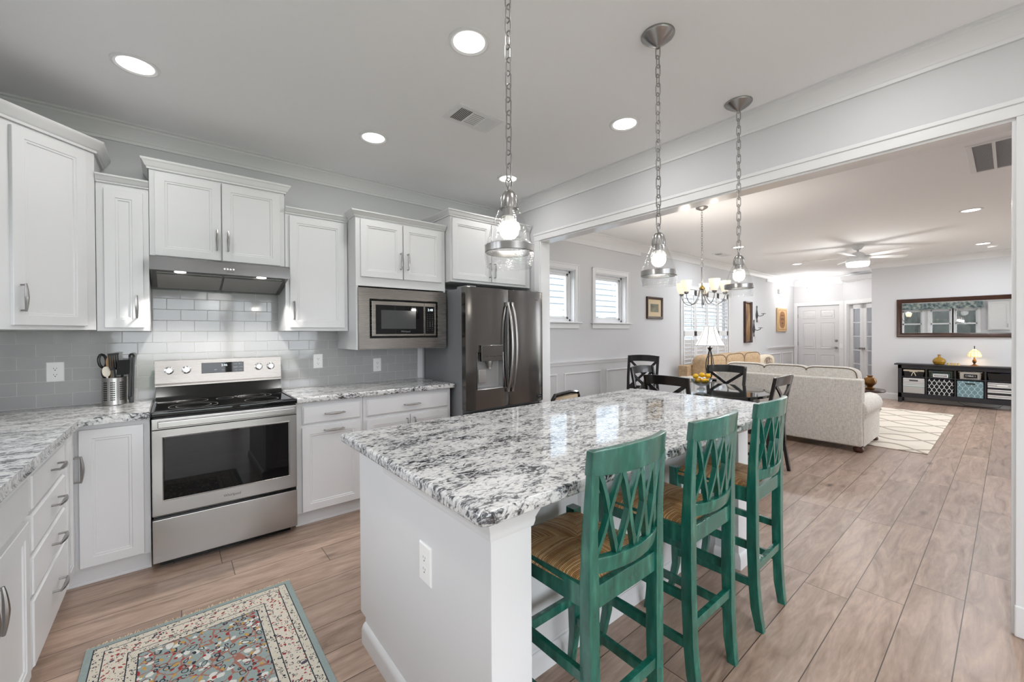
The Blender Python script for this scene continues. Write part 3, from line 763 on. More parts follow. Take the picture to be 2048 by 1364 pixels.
for k, (xa, xb, z0, z1) in enumerate(BW):  # frames and panes for the added windows behind the camera
    b = BM(); n = 2 if k == 0 else 3
    for i in range(n):
        a0 = xa + (xb - xa) * i / n; a1 = xa + (xb - xa) * (i + 1) / n
        for q in ((a0, a0 + .06, z0, z1), (a1 - .06, a1, z0, z1), (a0, a1, z1 - .06, z1), (a0, a1, z0, z0 + .08)):
            box(b, q[0], q[1], SY - .1, SY - .05, q[2], q[3], .003)
    wb = struct('window_%d' % (7 + k), b, 'trim')
    b = BM(); box(b, xa + .05, xb - .05, SY - .078, SY - .074, z0 + .05, z1 - .05); obj('window_pane', b, 'glass', wb)
    area_portal(((xa + xb) / 2, SY - .17, (z0 + z1) / 2), (PI / 2, 0, 0), xb - xa - .1, z1 - z0 - .1)

# --------------------------------------------------------------- doors
b = BM()
for q in ((2.70, 2.79, 0, 2.155), (3.705, 3.785, 0, 2.155), (2.79, 3.705, 2.065, 2.155)): box(b, DX - .02, DX, q[0], q[1], q[2], q[3], .005)
struct('trim_10', b, 'trim')
b = BM(); box(b, DX + .03, DX + .075, 2.795, 3.70, .008, 2.06, .002)
for (ya, yb) in ((2.90, 3.20), (3.295, 3.595)):
    for za, zb in ((.23, .78), (.93, 1.62), (1.73, 1.95)):
        ringloops(b, (DX + .03, yb, za), (0, -1, 0), (0, 0, 1), (-1, 0, 0), yb - ya, zb - za, [(-.001, 0), (0, .012), (.012, .012), (.02, .002), (.034, .002), (.05, .012), (.06, .012)], False, True)
d1 = struct('door_1', b, 'cab')
b = BM(); lathe(b, [(.03, 0), (.03, -.01), (.012, -.014), (.012, -.04), (.026, -.05), (.03, -.065), (.02, -.075)], (DX + .03, 2.86, .96), 16, 'X'); bar(b, (DX - .03, 2.86, .96), (DX - .03, 2.96, .96), .014, .014, bev=.004); obj('door_handle', b, 'nickel', d1)
b = BM(); lathe(b, [(.032, 0), (.032, -.012), (.022, -.02)], (DX + .03, 2.86, 1.14), 16, 'X'); obj('deadbolt', b, 'nickel', d1)
b = BM()
for z in (.3, 1.05, 1.8): box(b, DX + .015, DX + .032, 3.695, 3.715, z - .05, z + .05, .002)
obj('hinges', b, 'nickel', d1)
# French doors in the diagonal wall
b = BM()
for q in ((0.085, .17, 0, 2.15), (1.07, 1.155, 0, 2.15), (.17, 1.07, 2.06, 2.15)): box(b, q[0], q[1], -.02, 0, q[2], q[3], .005)
for q in ((.17, .185, 0, 2.06), (1.055, 1.07, 0, 2.06), (.17, 1.07, 2.045, 2.06)): box(b, q[0], q[1], 0, .12, q[2], q[3])
xform(b, 0, DM); struct('trim_11', b, 'trim')
for k, (a0, a1) in enumerate(((.187, .619), (.621, 1.053))):
    b = BM()
    for q in ((a0, a0 + .105, .01, 2.04), (a1 - .105, a1, .01, 2.04), (a0, a1, .01, .24), (a0, a1, 1.93, 2.04)): box(b, q[0], q[1], .05, .085, q[2], q[3], .003)
    for i in range(1, 5):
        z = .24 + (1.93 - .24) * i / 5; box(b, a0 + .1, a1 - .1, .055, .08, z - .011, z + .011, .003)
    xform(b, 0, DM); d = struct('door_%d' % (2 + k), b, 'cab')
    b = BM(); box(b, a0 + .1, a1 - .1, .066, .070, .24, 1.93); xform(b, 0, DM); obj('door_panes', b, 'glass', d)
    b = BM(); lathe(b, [(.026, .05), (.026, .042), (.010, .038), (.010, .015), (.024, .008), (.026, -.008), (.014, -.016)], (a1 - .035 if k == 0 else a0 + .035, 0, .965), 16, 'Y'); xform(b, 0, DM); obj('door_handle', b, 'nickel', d)

# --------------------------------------------------------------- outside
b = BM()
z = -.6
while z < 4.6:
    vs = [b.verts.new(v) for v in ((2.2, 6.972, z), (17, 6.972, z), (17, 7.0, z + .15), (2.2, 7.0, z + .15), (2.2, 7.0, z), (17, 7.0, z))]
    b.faces.new(vs[:4]); b.faces.new((vs[0], vs[4], vs[5], vs[1])); z += .15
o = struct('exterior_siding', b, 'siding', smooth=0)
b = BM(); box(b, -40, 40, -40, 40, -.75, -.7); struct('exterior_lawn', b, 'lawn')
b = BM(); box(b, -4.6, 16, -6.5, 12, -.70, -.66); struct('exterior_bounce_slab', b, 'bounce_slab')  # unseen grey slab added so the lawn bounces less green light
b = BM()
for i in range(26):
    a = -12 + i * 1.0
    superell(b, (-11 + random.uniform(-.8, .8), a, .9 + random.uniform(-.2, .5)), 1.3, 1.1, 2.0 + random.uniform(-.3, .7), .8, .8, 12, 8)
struct('exterior_hedge', b, 'hedge')

# ================================================================== kitchen cabinets
DOOR = [(0, 0), (0, .017), (.002, .019), (.050, .019), (.053, .0155), (.062, .0155), (.065, .011), (.068, .010)]
DRAW = [(0, 0), (0, .012), (.005, .0135), (.008, .019), (.010, .019)]
def pull(parent, c, axis, n, Ln=.13):
    """arched bar pull; c on the door face"""
    c, a, n = Vector(c), Vector(axis), Vector(n); b = BM(); h = Ln / 2
    for s in (-1, 1): tube(b, [c + a * s * h, c + a * s * h + n * .03], .0045, 8)
    k = 10; pts = []; rs = []
    for i in range(k + 1):
        t = -1 + 2 * i / k
        pts.append(c + a * t * (h + .006) + n * (.027 + .006 * (1 - t * t))); rs.append(.0045 + .0045 * (1 - abs(t)) ** .8)
    tube(b, pts, rs, 8)
    return obj('handle', b, 'nickel', parent)
def front(parent, kind, O, U, Nn, wd, ht, hd=None, name=None):
    """door or drawer front; O lower left corner on the cabinet face, U to the right seen from the room"""
    b = BM(); O, U, Nn = Vector(O), Vector(U), Vector(Nn)
    ringloops(b, O, U, (0, 0, 1), Nn, wd, ht, DOOR if kind == 'door' else DRAW)
    d = obj(name or kind, b, 'cab', parent)
    if hd:
        ax, u, z = hd
        pull(d, O + U * u + Vector((0, 0, z)) + Nn * .019, U if ax == 'h' else (0, 0, 1), Nn)
    return d
CCROWN = [(0, 0), (.010, 0), (.012, .008), (.020, .013), (.030, .030), (.038, .036), (.040, .045), (0, .045)]
FX, FN = (1, 0, 0), (0, -1, 0)
FY, FE = (0, 1, 0), (1, 0, 0)
UY = 3.465          # face of the wall-hung cabinets is 2 cm behind this
def upper(label, x0, x1, yf, z0, z1, doors, crown=.045, left=True, right=True, bottom=None):
    t = thing('upper_cabinet', label, 'kitchen cabinet', ((x0 + x1) / 2, NY, z0), 'upper kitchen cabinets')
    b = BM(); box(b, x0, x1, yf + .02, NY - .009, z0, z1, .002); obj('body', b, 'cab', t)
    for (xa, xb, za, zb, hd) in doors: front(t, 'door', (xa, yf + .02, za), FX, FN, xb - xa, zb - za, hd)
    b = BM(); pr = [(o, u * crown / .045) for o, u in CCROWN]
    path = [(x0, NY - .01), (x0, yf + .02), (x1, yf + .02), (x1, NY - .01)]
    if not left: path = path[1:]
    if not right: path = path[:-1]
    sweep(b, path, pr, z1); obj('crown_moulding', b, 'cab', t)
    return t
upper('narrow white cabinet between corner cabinet and range hood', -.350, -.111, UY, 1.40, 2.297, [(-.315, -.138, 1.42, 2.262, ('v', .145, .13))], .045, False, False)
upper('short two-door white cabinet directly above the range hood', -.109, .657, UY, 1.866, 2.432, [(-.083, .264, 1.884, 2.418, ('v', .322, .135)), (.270, .624, 1.884, 2.418, ('v', .032, .135))], .06)
upper('tall single-door white cabinet between range hood and microwave cabinet', .660, 1.118, UY, 1.40, 2.290, [(.688, 1.088, 1.425, 2.275, ('v', .025, .13))], .045, False, False)
# microwave cabinet: deeper, with the shelf box for the built-in microwave
t = thing('upper_cabinet', 'white two-door cabinet housing the built-in microwave', 'kitchen cabinet', (1.525, NY, 1.245), 'upper kitchen cabinets')
b = BM()
box(b, 1.122, 1.93, 3.30, NY - .011, 1.76, 2.31, .002); box(b, 1.122, 1.14, 3.30, NY - .011, 1.247, 1.76, .002); box(b, 1.912, 1.93, 3.30, NY - .011, 1.247, 1.76, .002); box(b, 1.14, 1.912, 3.30, NY - .011, 1.247, 1.263, .002); box(b, 1.14, 1.912, 3.74, 3.778, 1.263, 1.76)
obj('body', b, 'cab', t)
front(t, 'door', (1.157, 3.30, 1.833), FX, FN, .355, .46, ('v', .333, .15)); front(t, 'door', (1.520, 3.30, 1.833), FX, FN, .367, .46, ('v', .035, .15))
b = BM(); sweep(b, [(1.122, 3.44), (1.122, 3.30), (1.93, 3.30)], [(o, u * 1.0) for o, u in CCROWN], 2.31); obj('crown_moulding', b, 'cab', t)
# cabinet over the fridge
t = thing('upper_cabinet', 'deep two-door white cabinet above the refrigerator', 'kitchen cabinet', (2.43, NY, 1.84), 'upper kitchen cabinets')
b = BM(); box(b, 1.94, 2.905, 3.22, NY - .009, 1.845, 2.44, .002); obj('body', b, 'cab', t)
front(t, 'door', (1.955, 3.22, 1.868), FX, FN, .432, .555, ('v', .41, .11)); front(t, 'door', (2.395, 3.22, 1.868), FX, FN, .435, .555, ('v', .028, .11))
b = BM(); sweep(b, [(1.94, NY - .01), (1.94, 3.22), (2.905, 3.22)], [(o, u * 1.2) for o, u in CCROWN], 2.44); obj('crown_moulding', b, 'cab', t)
# diagonal corner cabinet
t = thing('upper_cabinet', 'tall diagonal corner cabinet at the far left of the range wall', 'kitchen cabinet', (-.66, 3.5, 1.40), 'upper kitchen cabinets')
q = .707107
b = BM(); prism(b, [(-.352, NY - .009), (LX + .004, NY - .009), (LX + .004, 3.155), (-.664, 3.155), (-.352, 3.467)], 1.405, 2.455, .002, 1); obj('body', b, 'cab', t)
O = Vector((-.352, 3.467, 0)); U = Vector((q, q, 0)); Nn = Vector((q, -q, 0))
front(t, 'door', O - U * .388 + Vector((0, 0, 1.428)), U, Nn, .332, 1.005, ('v', .030, .14))
b = BM(); sweep(b, [(LX + .01, 3.155), (-.664, 3.155), (-.352, 3.467), (-.352, NY - .01)], [(o * 1.15, u * 1.6) for o, u in CCROWN], 2.455); obj('crown_moulding', b, 'cab', t)
# cabinet on the left wall, seen only in the mirror
t = thing('upper_cabinet', 'white cabinet beside the kitchen windows seen in the mirror', 'kitchen cabinet', (LX, .25, 1.40), 'upper kitchen cabinets')
b = BM(); box(b, LX + .004, LX + .305, .0, .52, 1.40, 2.44, .002); obj('body', b, 'cab', t)
front(t, 'door', (LX + .305, .02, 1.42), FY, FE, .48, 1.0, ('v', .03, .14))

# --------------------------------------------------------------- base cabinets
BY, BX = 3.205, -.43       # face planes: range wall run, left run
# corner base (L plan), two doors meeting in the corner
t = thing('base_cabinet', 'white corner base cabinet left of the range, under the granite', 'kitchen cabinet', (-.5, 3.5, 0), 'base kitchen cabinets')
b = BM(); box(b, LX + .004, -.107, BY, NY - .002, .10, .888, .002); box(b, LX + .004, BX, 2.955, BY, .10, .888, .002); obj('body', b, 'cab', t)
b = BM(); box(b, -.49, -.107, BY + .035, BY + .06, 0, .10, .002); box(b, -.47, -.107, BY + .028, BY + .036, 0, .018, .004); box(b, BX - .06, BX - .035, 2.955, BY + .06, 0, .10, .002); obj('toe_kick', b, 'cab', t)
front(t, 'door', (-.397, BY, .112), FX, FN, .262, .748)
front(t, 'door', (BX, 2.985, .112), FY, FE, .195, .748, ('v', .165, .545))
# four-drawer stack on the left run
t = thing('base_cabinet', 'white four-drawer cabinet under the left granite counter', 'kitchen cabinet', (-.7, 2.64, 0), 'base kitchen cabinets')
b = BM(); box(b, LX + .004, BX, 2.315, 2.953, .10, .888, .002); obj('body', b, 'cab', t)
b = BM(); box(b, BX - .06, BX - .035, 2.315, 2.953, 0, .10, .002); obj('toe_kick', b, 'cab', t)
for z0, z1 in ((.715, .852), (.556, .70), (.392, .541), (.118, .377)):
    front(t, 'drawer', (BX, 2.335, z0), FY, FE, .605, z1 - z0, ('h', .37, (z1 - z0) * (.5 if z1 < .6 and z1 > .38 else .55)))
# sink base
t = thing('base_cabinet', 'white door cabinet nearest the camera in the left run', 'kitchen cabinet', (-.7, 1.9, 0), 'base kitchen cabinets')
b = BM(); box(b, LX + .004, BX, 1.40, 2.313, .10, .888, .002); obj('body', b, 'cab', t)
b = BM(); box(b, BX - .06, BX - .035, 1.40, 2.313, 0, .10, .002); obj('toe_kick', b, 'cab', t)
front(t, 'drawer', (BX, 1.42, .715), FY, FE, .868, .137)
front(t, 'door', (BX, 1.42, .118), FY, FE, .388, .575, ('v', .345, .46)); front(t, 'door', (BX, 1.814, .118), FY, FE, .474, .575, ('v', .032, .46))
t = thing('base_cabinet', 'white cabinets continuing the left run beside the camera', 'kitchen cabinet', (-.7, .4, 0), 'base kitchen cabinets')
b = BM(); box(b, LX + .004, BX, -.9, 1.398, .10, .888, .002); obj('body', b, 'cab', t)
b = BM(); box(b, BX - .06, BX - .035, -.9, 1.398, 0, .10, .002); obj('toe_kick', b, 'cab', t)
for k in range(4):
    front(t, 'door', (BX, -.885 + k * .572, .118), FY, FE, .556, .734, ('v', .5 if k % 2 == 0 else .05, .6))
# right of the range
t = thing('base_cabinet', 'white one-drawer cabinet immediately right of the range', 'kitchen cabinet', (.9, 3.5, 0), 'base kitchen cabinets')
b = BM(); box(b, .664, 1.135, BY, NY - .002, .10, .888, .002); obj('body', b, 'cab', t)
b = BM(); box(b, .664, 1.135, BY + .035, BY + .06, 0, .10, .002); box(b, .664, 1.135, BY + .028, BY + .036, 0, .018, .004); obj('toe_kick', b, 'cab', t)
front(t, 'drawer', (.704, BY, .732), FX, FN, .408, .128, ('h', .215, .062)); front(t, 'door', (.700, BY, .108), FX, FN, .414, .598, ('h', .213, .567))
t = thing('base_cabinet', 'white wide-drawer two-door cabinet beside the refrigerator', 'kitchen cabinet', (1.5, 3.5, 0), 'base kitchen cabinets')
b = BM(); box(b, 1.137, 1.918, BY, NY - .002, .10, .888, .002); obj('body', b, 'cab', t)
b = BM(); box(b, 1.137, 1.918, BY + .035, BY + .06, 0, .10, .002); obj('toe_kick', b, 'cab', t)
front(t, 'drawer', (1.162, BY, .730), FX, FN, .722, .13, ('h', .375, .06)); front(t, 'door', (1.162, BY, .108), FX, FN, .36, .594, ('v', .33, .5)); front(t, 'door', (1.527, BY, .108), FX, FN, .357, .594, ('v', .03, .5))

# --------------------------------------------------------------- counters, backsplash
b = BM(); prism(b, [(LX + .003, NY - .011), (LX + .003, -.92), (-.395, -.92), (-.395, 3.155), (-.105, 3.155), (-.105, NY - .011)], .889, .93, .011, 3)
one('countertop', b, 'granite', 'L-shaped grey granite countertop left of the range', 'countertop', (-.7, 3.2, .889), 'granite countertops')
b = BM(); prism(b, [(.663, NY - .011), (.663, 3.155), (1.938, 3.155), (1.938, NY - .011)], .889, .93, .011, 3)
one('countertop', b, 'granite', 'grey granite countertop between range and refrigerator', 'countertop', (1.3, 3.5, .889), 'granite countertops')
b = BM(); box(b, LX, 1.885, NY - .009, NY, .905, 1.42); box(b, -.109, .659, NY - .009, NY, 1.42, 1.87); struct('wall_backsplash', b, 'tile', smooth=0)
b = BM(); box(b, 1.886, 1.938, NY - .022, NY, .931, 1.246, .002); struct('trim_12', b, 'trim')

def outlet(label, c, U, Nn, wd=.076, ht=.122, m='plate', gang=1):
    c, U, Nn = Vector(c), Vector(U), Vector(Nn)
    t = thing('wall_outlet', label, 'outlet', c, 'electrical outlets')
    b = BM(); ringloops(b, c - U * wd / 2 - Vector((0, 0, ht / 2)), U, (0, 0, 1), Nn, wd, ht, [(0, 0), (0, .003), (.004, .006), (.02, .0065)]); obj('cover_plate', b, m, t)
    for s in (-1, 1):
        b = BM(); cc = c + Vector((0, 0, s * .0195)) + Nn * .006
        n0 = len(b.verts); pts = arc(0, 0, .0165, math.radians(-55), math.radians(55), 6) + arc(0, 0, .0165, math.radians(125), math.radians(235), 6)
        vs = [b.verts.new(cc + U * x + Vector((0, 0, y)) + Nn * .0008) for x, y in pts]; ws = [b.verts.new(cc + U * x + Vector((0, 0, y))) for x, y in pts]
        b.faces.new(vs)
        for i in range(len(vs)): b.faces.new((ws[i], ws[(i + 1) % len(ws)], vs[(i + 1) % len(vs)], vs[i]))
        r = obj('receptacle', b, m, t)
        b = BM()
        for dx, dz, w_, h_ in ((-.0065, .003, .0022, .008), (.0065, .003, .0022, .007), (0, -.008, .005, .005)):
            p = cc + U * dx + Vector((0, 0, dz)) + Nn * .0012
            qd = [b.verts.new(p + U * sx * w_ / 2 + Vector((0, 0, sz * h_ / 2))) for sx, sz in ((-1, -1), (1, -1), (1, 1), (-1, 1))]
            b.faces.new(qd)
        obj('slots', b, 'slot', r)
outlet('white outlet on the tile left of the utensil holder', (-.565, NY - .009, 1.148), FX, FN, .078, .122)
outlet('white outlet on the tile right of the range, nearer the range', (.960, NY - .009, 1.144), FX, FN)
outlet('white outlet on the tile under the microwave', (1.478, NY - .009, 1.084), FX, FN)

# --------------------------------------------------------------- range
t = thing('electric_range', 'stainless steel electric range with black glass cooktop', 'stove', (.28, 3.45, 0))
RX0, RX1 = -.100, .658
b = BM(); box(b, RX0 + .004, RX1 - .004, 3.19, 3.735, .03, .90, .003); box(b, RX0 + .03, RX1 - .03, 3.22, 3.70, 0, .03); obj('body', b, 'blackgloss', t)
b = BM(); box(b, RX0, RX1, 3.15, 3.188, .318, .885, .004); dr = obj('oven_door', b, 'steel', t)
b = BM(); box(b, RX0 + .05, RX1 - .045, 3.147, 3.151, .405, .775, .006); obj('oven_window', b, 'blackglass', dr)
b = BM(); ringloops(b, (RX0 + .046, 3.15, .401), FX, (0, 0, 1), FN, .667, .378, [(0, 0), (0, .003), (.003, .0045), (.006, .003), (.007, 0)], False, False); obj('window_trim', b, 'chrome', dr)
b = BM(); box(b, RX0 + .028, RX1 - .014, 3.112, 3.150, .833, .872, .006); obj('handle', b, 'steel', dr)
b = BM(); box(b, RX0 + .002, RX1 - .002, 3.146, 3.152, .818, .823); obj('seam', b, 'dark', dr)
text('logo', 'Whirlpool', .022, (.285, 3.1495, .358), RS, 'darkink', dr)
b = BM(); box(b, RX0, RX1, 3.15, 3.188, .045, .296, .004); obj('drawer', b, 'steel', t)
b = BM(); box(b, RX0 - .003, RX1 + .003, 3.135, 3.66, .895, .928, .008); ck = obj('cooktop', b, 'blackglass', t)
b = BM(); ringloops(b, (RX0 + .012, 3.15, .928), FX, FY, (0, 0, 1), .734, .47, [(0, 0), (0, .003), (.004, .0035), (.008, .001)], False, False); obj('cooktop_rim', b, 'blackgloss', ck)
b = BM()
def ring(b, cx, cy, r, z, wd=.0022, n=48):
    a = [b.verts.new((cx + r * math.cos(2 * PI * i / n), cy + r * math.sin(2 * PI * i / n), z)) for i in range(n)]
    c = [b.verts.new((cx + (r - wd) * math.cos(2 * PI * i / n), cy + (r - wd) * math.sin(2 * PI * i / n), z)) for i in range(n)]
    for i in range(n): b.faces.new((a[i], a[(i + 1) % n], c[(i + 1) % n], c[i]))
for cx, cy, r in ((.10, 3.29, .125), (.10, 3.29, .09), (.47, 3.28, .10), (.10, 3.52, .085), (.46, 3.52, .105), (.46, 3.52, .07), (.28, 3.52, .05)): ring(b, cx, cy, r, .9292)
obj('burner_rings', b, 'greyink', ck)
b = BM()   # sloped control panel
prof = [(3.655, .925), (3.655, 1.03), (3.668, 1.04), (3.700, 1.195), (3.735, 1.195), (3.735, .925)]
def extr_x(b, prof, x0, x1):
    A = [b.verts.new((x0, y, z)) for y, z in prof]; B = [b.verts.new((x1, y, z)) for y, z in prof]; n = len(prof)
    b.faces.new(A); b.faces.new(list(reversed(B)))
    for i in range(n): b.faces.new((A[i], B[i], B[(i + 1) % n], A[(i + 1) % n]))
extr_x(b, [(3.685, 1.035), (3.690, 1.045), (3.702, 1.197), (3.735, 1.197), (3.735, 1.02), (3.685, 1.02)], RX0 + .004, RX1 + .004); cp = obj('control_panel', b, 'steelmw', t)
b = BM(); extr_x(b, [(3.64, .925), (3.66, .955), (3.69, 1.02), (3.735, 1.02), (3.735, .925)], RX0 + .008, RX1 - .0); obj('backguard', b, 'blackgloss', t)
tilt = math.atan2(.012, .152)
def panel_pt(x, z): return Vector((x, 3.690 + (z - 1.045) / .152 * .012, z))
PN = Vector((0, -math.cos(tilt), math.sin(tilt)))
b = BM(); p = panel_pt(.158, 1.096); V = Vector((0, math.sin(tilt), math.cos(tilt))); ringloops(b, p, FX, V, PN, .255, .075, [(0, 0), (0, .002), (.002, .003)]); dp = obj('display', b, 'blackglass', cp)
rt = (PI / 2 - tilt, 0, 0)
text('clock_digits', '2:46', .022, panel_pt(.292, 1.150) + PN * .004, rt, 'white_led', dp)
for i, (xx, zz, s_, tx) in enumerate(((.24, 1.118, .010, 'OFF'), (.285, 1.115, .010, 'ON'), (.335, 1.15, .010, '▴'), (.362, 1.155, .009, 'BAKE'), (.393, 1.155, .009, 'BROIL'), (.362, 1.132, .009, 'WARM'), (.393, 1.132, .009, 'CLEAN'), (.362, 1.110, .008, 'TIMER'), (.393, 1.110, .008, 'START'))):
    text('button_print', tx, s_, panel_pt(xx, zz) + PN * .004, rt, 'greyink', dp)
for xx in (-.022, .072, .510, .590):
    b = BM(); c = panel_pt(xx, 1.128); n0 = 0
    lathe(b, [(.027, 0), (.027, -.006), (.021, -.008), (.020, -.026), (.014, -.028)], (0, 0, 0), 24, 'Y'); box(b, -.0055, .0055, -.036, -.02, -.021, .021, .003)
    xform(b, 0, Matrix.Translation(c) @ Matrix.Rotation(-tilt, 4, 'X')); obj('knob', b, 'chrome', cp)

# --------------------------------------------------------------- hood
t = thing('range_hood', 'slim stainless range hood under the short cabinet', 'range hood', (.275, 3.55, 1.69))
b = BM(); extr_x(b, [(3.30, 1.772), (3.30, 1.848), (3.33, 1.862), (3.78, 1.862), (3.78, 1.69), (3.70, 1.69), (3.66, 1.70), (3.36, 1.778)], RX0 - .006, RX1 - .003); body = obj('body', b, 'steeldark', t)
b = BM()
for xa, xb in ((-.075, .262), (.275, .625)):
    A = [b.verts.new(v) for v in ((xa, 3.41, 1.7635), (xb, 3.41, 1.7635), (xb, 3.655, 1.6995), (xa, 3.655, 1.6995))]
    B = [b.verts.new(v.co + Vector((0, -.002, -.006))) for v in A]
    b.faces.new(B)
    for i in range(4): b.faces.new((A[i], A[(i + 1) % 4], B[(i + 1) % 4], B[i]))
obj('filters', b, 'steel', t)
for xx in (.04, .485):
    b = BM(); lathe(b, [(.030, 0), (.030, -.004), (.026, -.006)], (xx, 3.352, 1.774), 20); obj('hood_lamp', b, 'lens', t)
    l = bpy.data.lights.new('hood_lamp_light', 'SPOT'); l.energy = 15; l.spot_size = 2.0; l.spot_blend = .4; l.shadow_soft_size = .02; l.color = (1, .95, .9)
    lo = bpy.data.objects.new('hood_lamp_light', l); C.objects.link(lo); lo.location = (xx, 3.352, 1.762)
for i in range(4):
    b = BM(); lathe(b, [(.0065, 0), (.0065, -.004), (.004, -.005)], (.268 + i * .0165, 3.30, 1.808), 12, 'Y'); obj('button', b, 'chrome', t)
b = BM(); box(b, .278, .318, 3.2992, 3.3005, 1.789, 1.7915); obj('button_legend', b, 'dark', t)

# --------------------------------------------------------------- built-in microwave
t = thing('microwave', 'built-in stainless microwave with wide trim kit', 'microwave', (1.527, 3.4, 1.264))
b = BM(); ringloops(b, (1.135, 3.298, 1.250), FX, (0, 0, 1), FN, .793, .497, [(0, 0), (0, .016), (.002, .018), (.088, .018), (.0885, .004)], False, False); obj('trim_kit', b, 'steelmw', t)
b = BM(); box(b, 1.205, 1.858, 3.305, 3.7, 1.322, 1.674); obj('body', b, 'dark', t)
b = BM(); box(b, 1.240, 1.823, 3.278, 3.312, 1.355, 1.642, .003); dd = obj('door', b, 'steelmw', t)
b = BM(); box(b, 1.272, 1.700, 3.2755, 3.279, 1.372, 1.612, .001); dw = obj('door_glass', b, 'blackglass', dd)
M['mwmesh'] = mat('microwave_screen', (62, 63, 64), 0.12)
b = BM(); box(b, 1.317, 1.625, 3.2745, 3.2758, 1.416, 1.570); obj('viewing_screen', b, 'mwmesh', dd)
text('logo', 'Whirlpool', .020, (1.53, 3.2745, 1.393), RS, 'greyplastic', dd)
b = BM(); box(b, 1.7075, 1.7095, 3.2765, 3.2785, 1.354, 1.647); obj('door_seam', b, 'dark', t)
b = BM(); box(b, 1.716, 1.805, 3.2755, 3.279, 1.372, 1.612, .001); cp = obj('control_panel', b, 'blackglass', t)
text('clock_digits', '2:48', .030, (1.764, 3.2745, 1.582), RS, 'white_led', cp)
for r in range(9):
    for c in range(3):
        if r in (8,) and c == 1: continue
        text('button_print', ('1', '2', '3')[c] if 4 <= r < 7 else '---', .013 if 4 <= r < 7 else .010, (1.737 + c * .024, 3.2745, 1.545 - r * .0175), RS, 'greyink', cp)

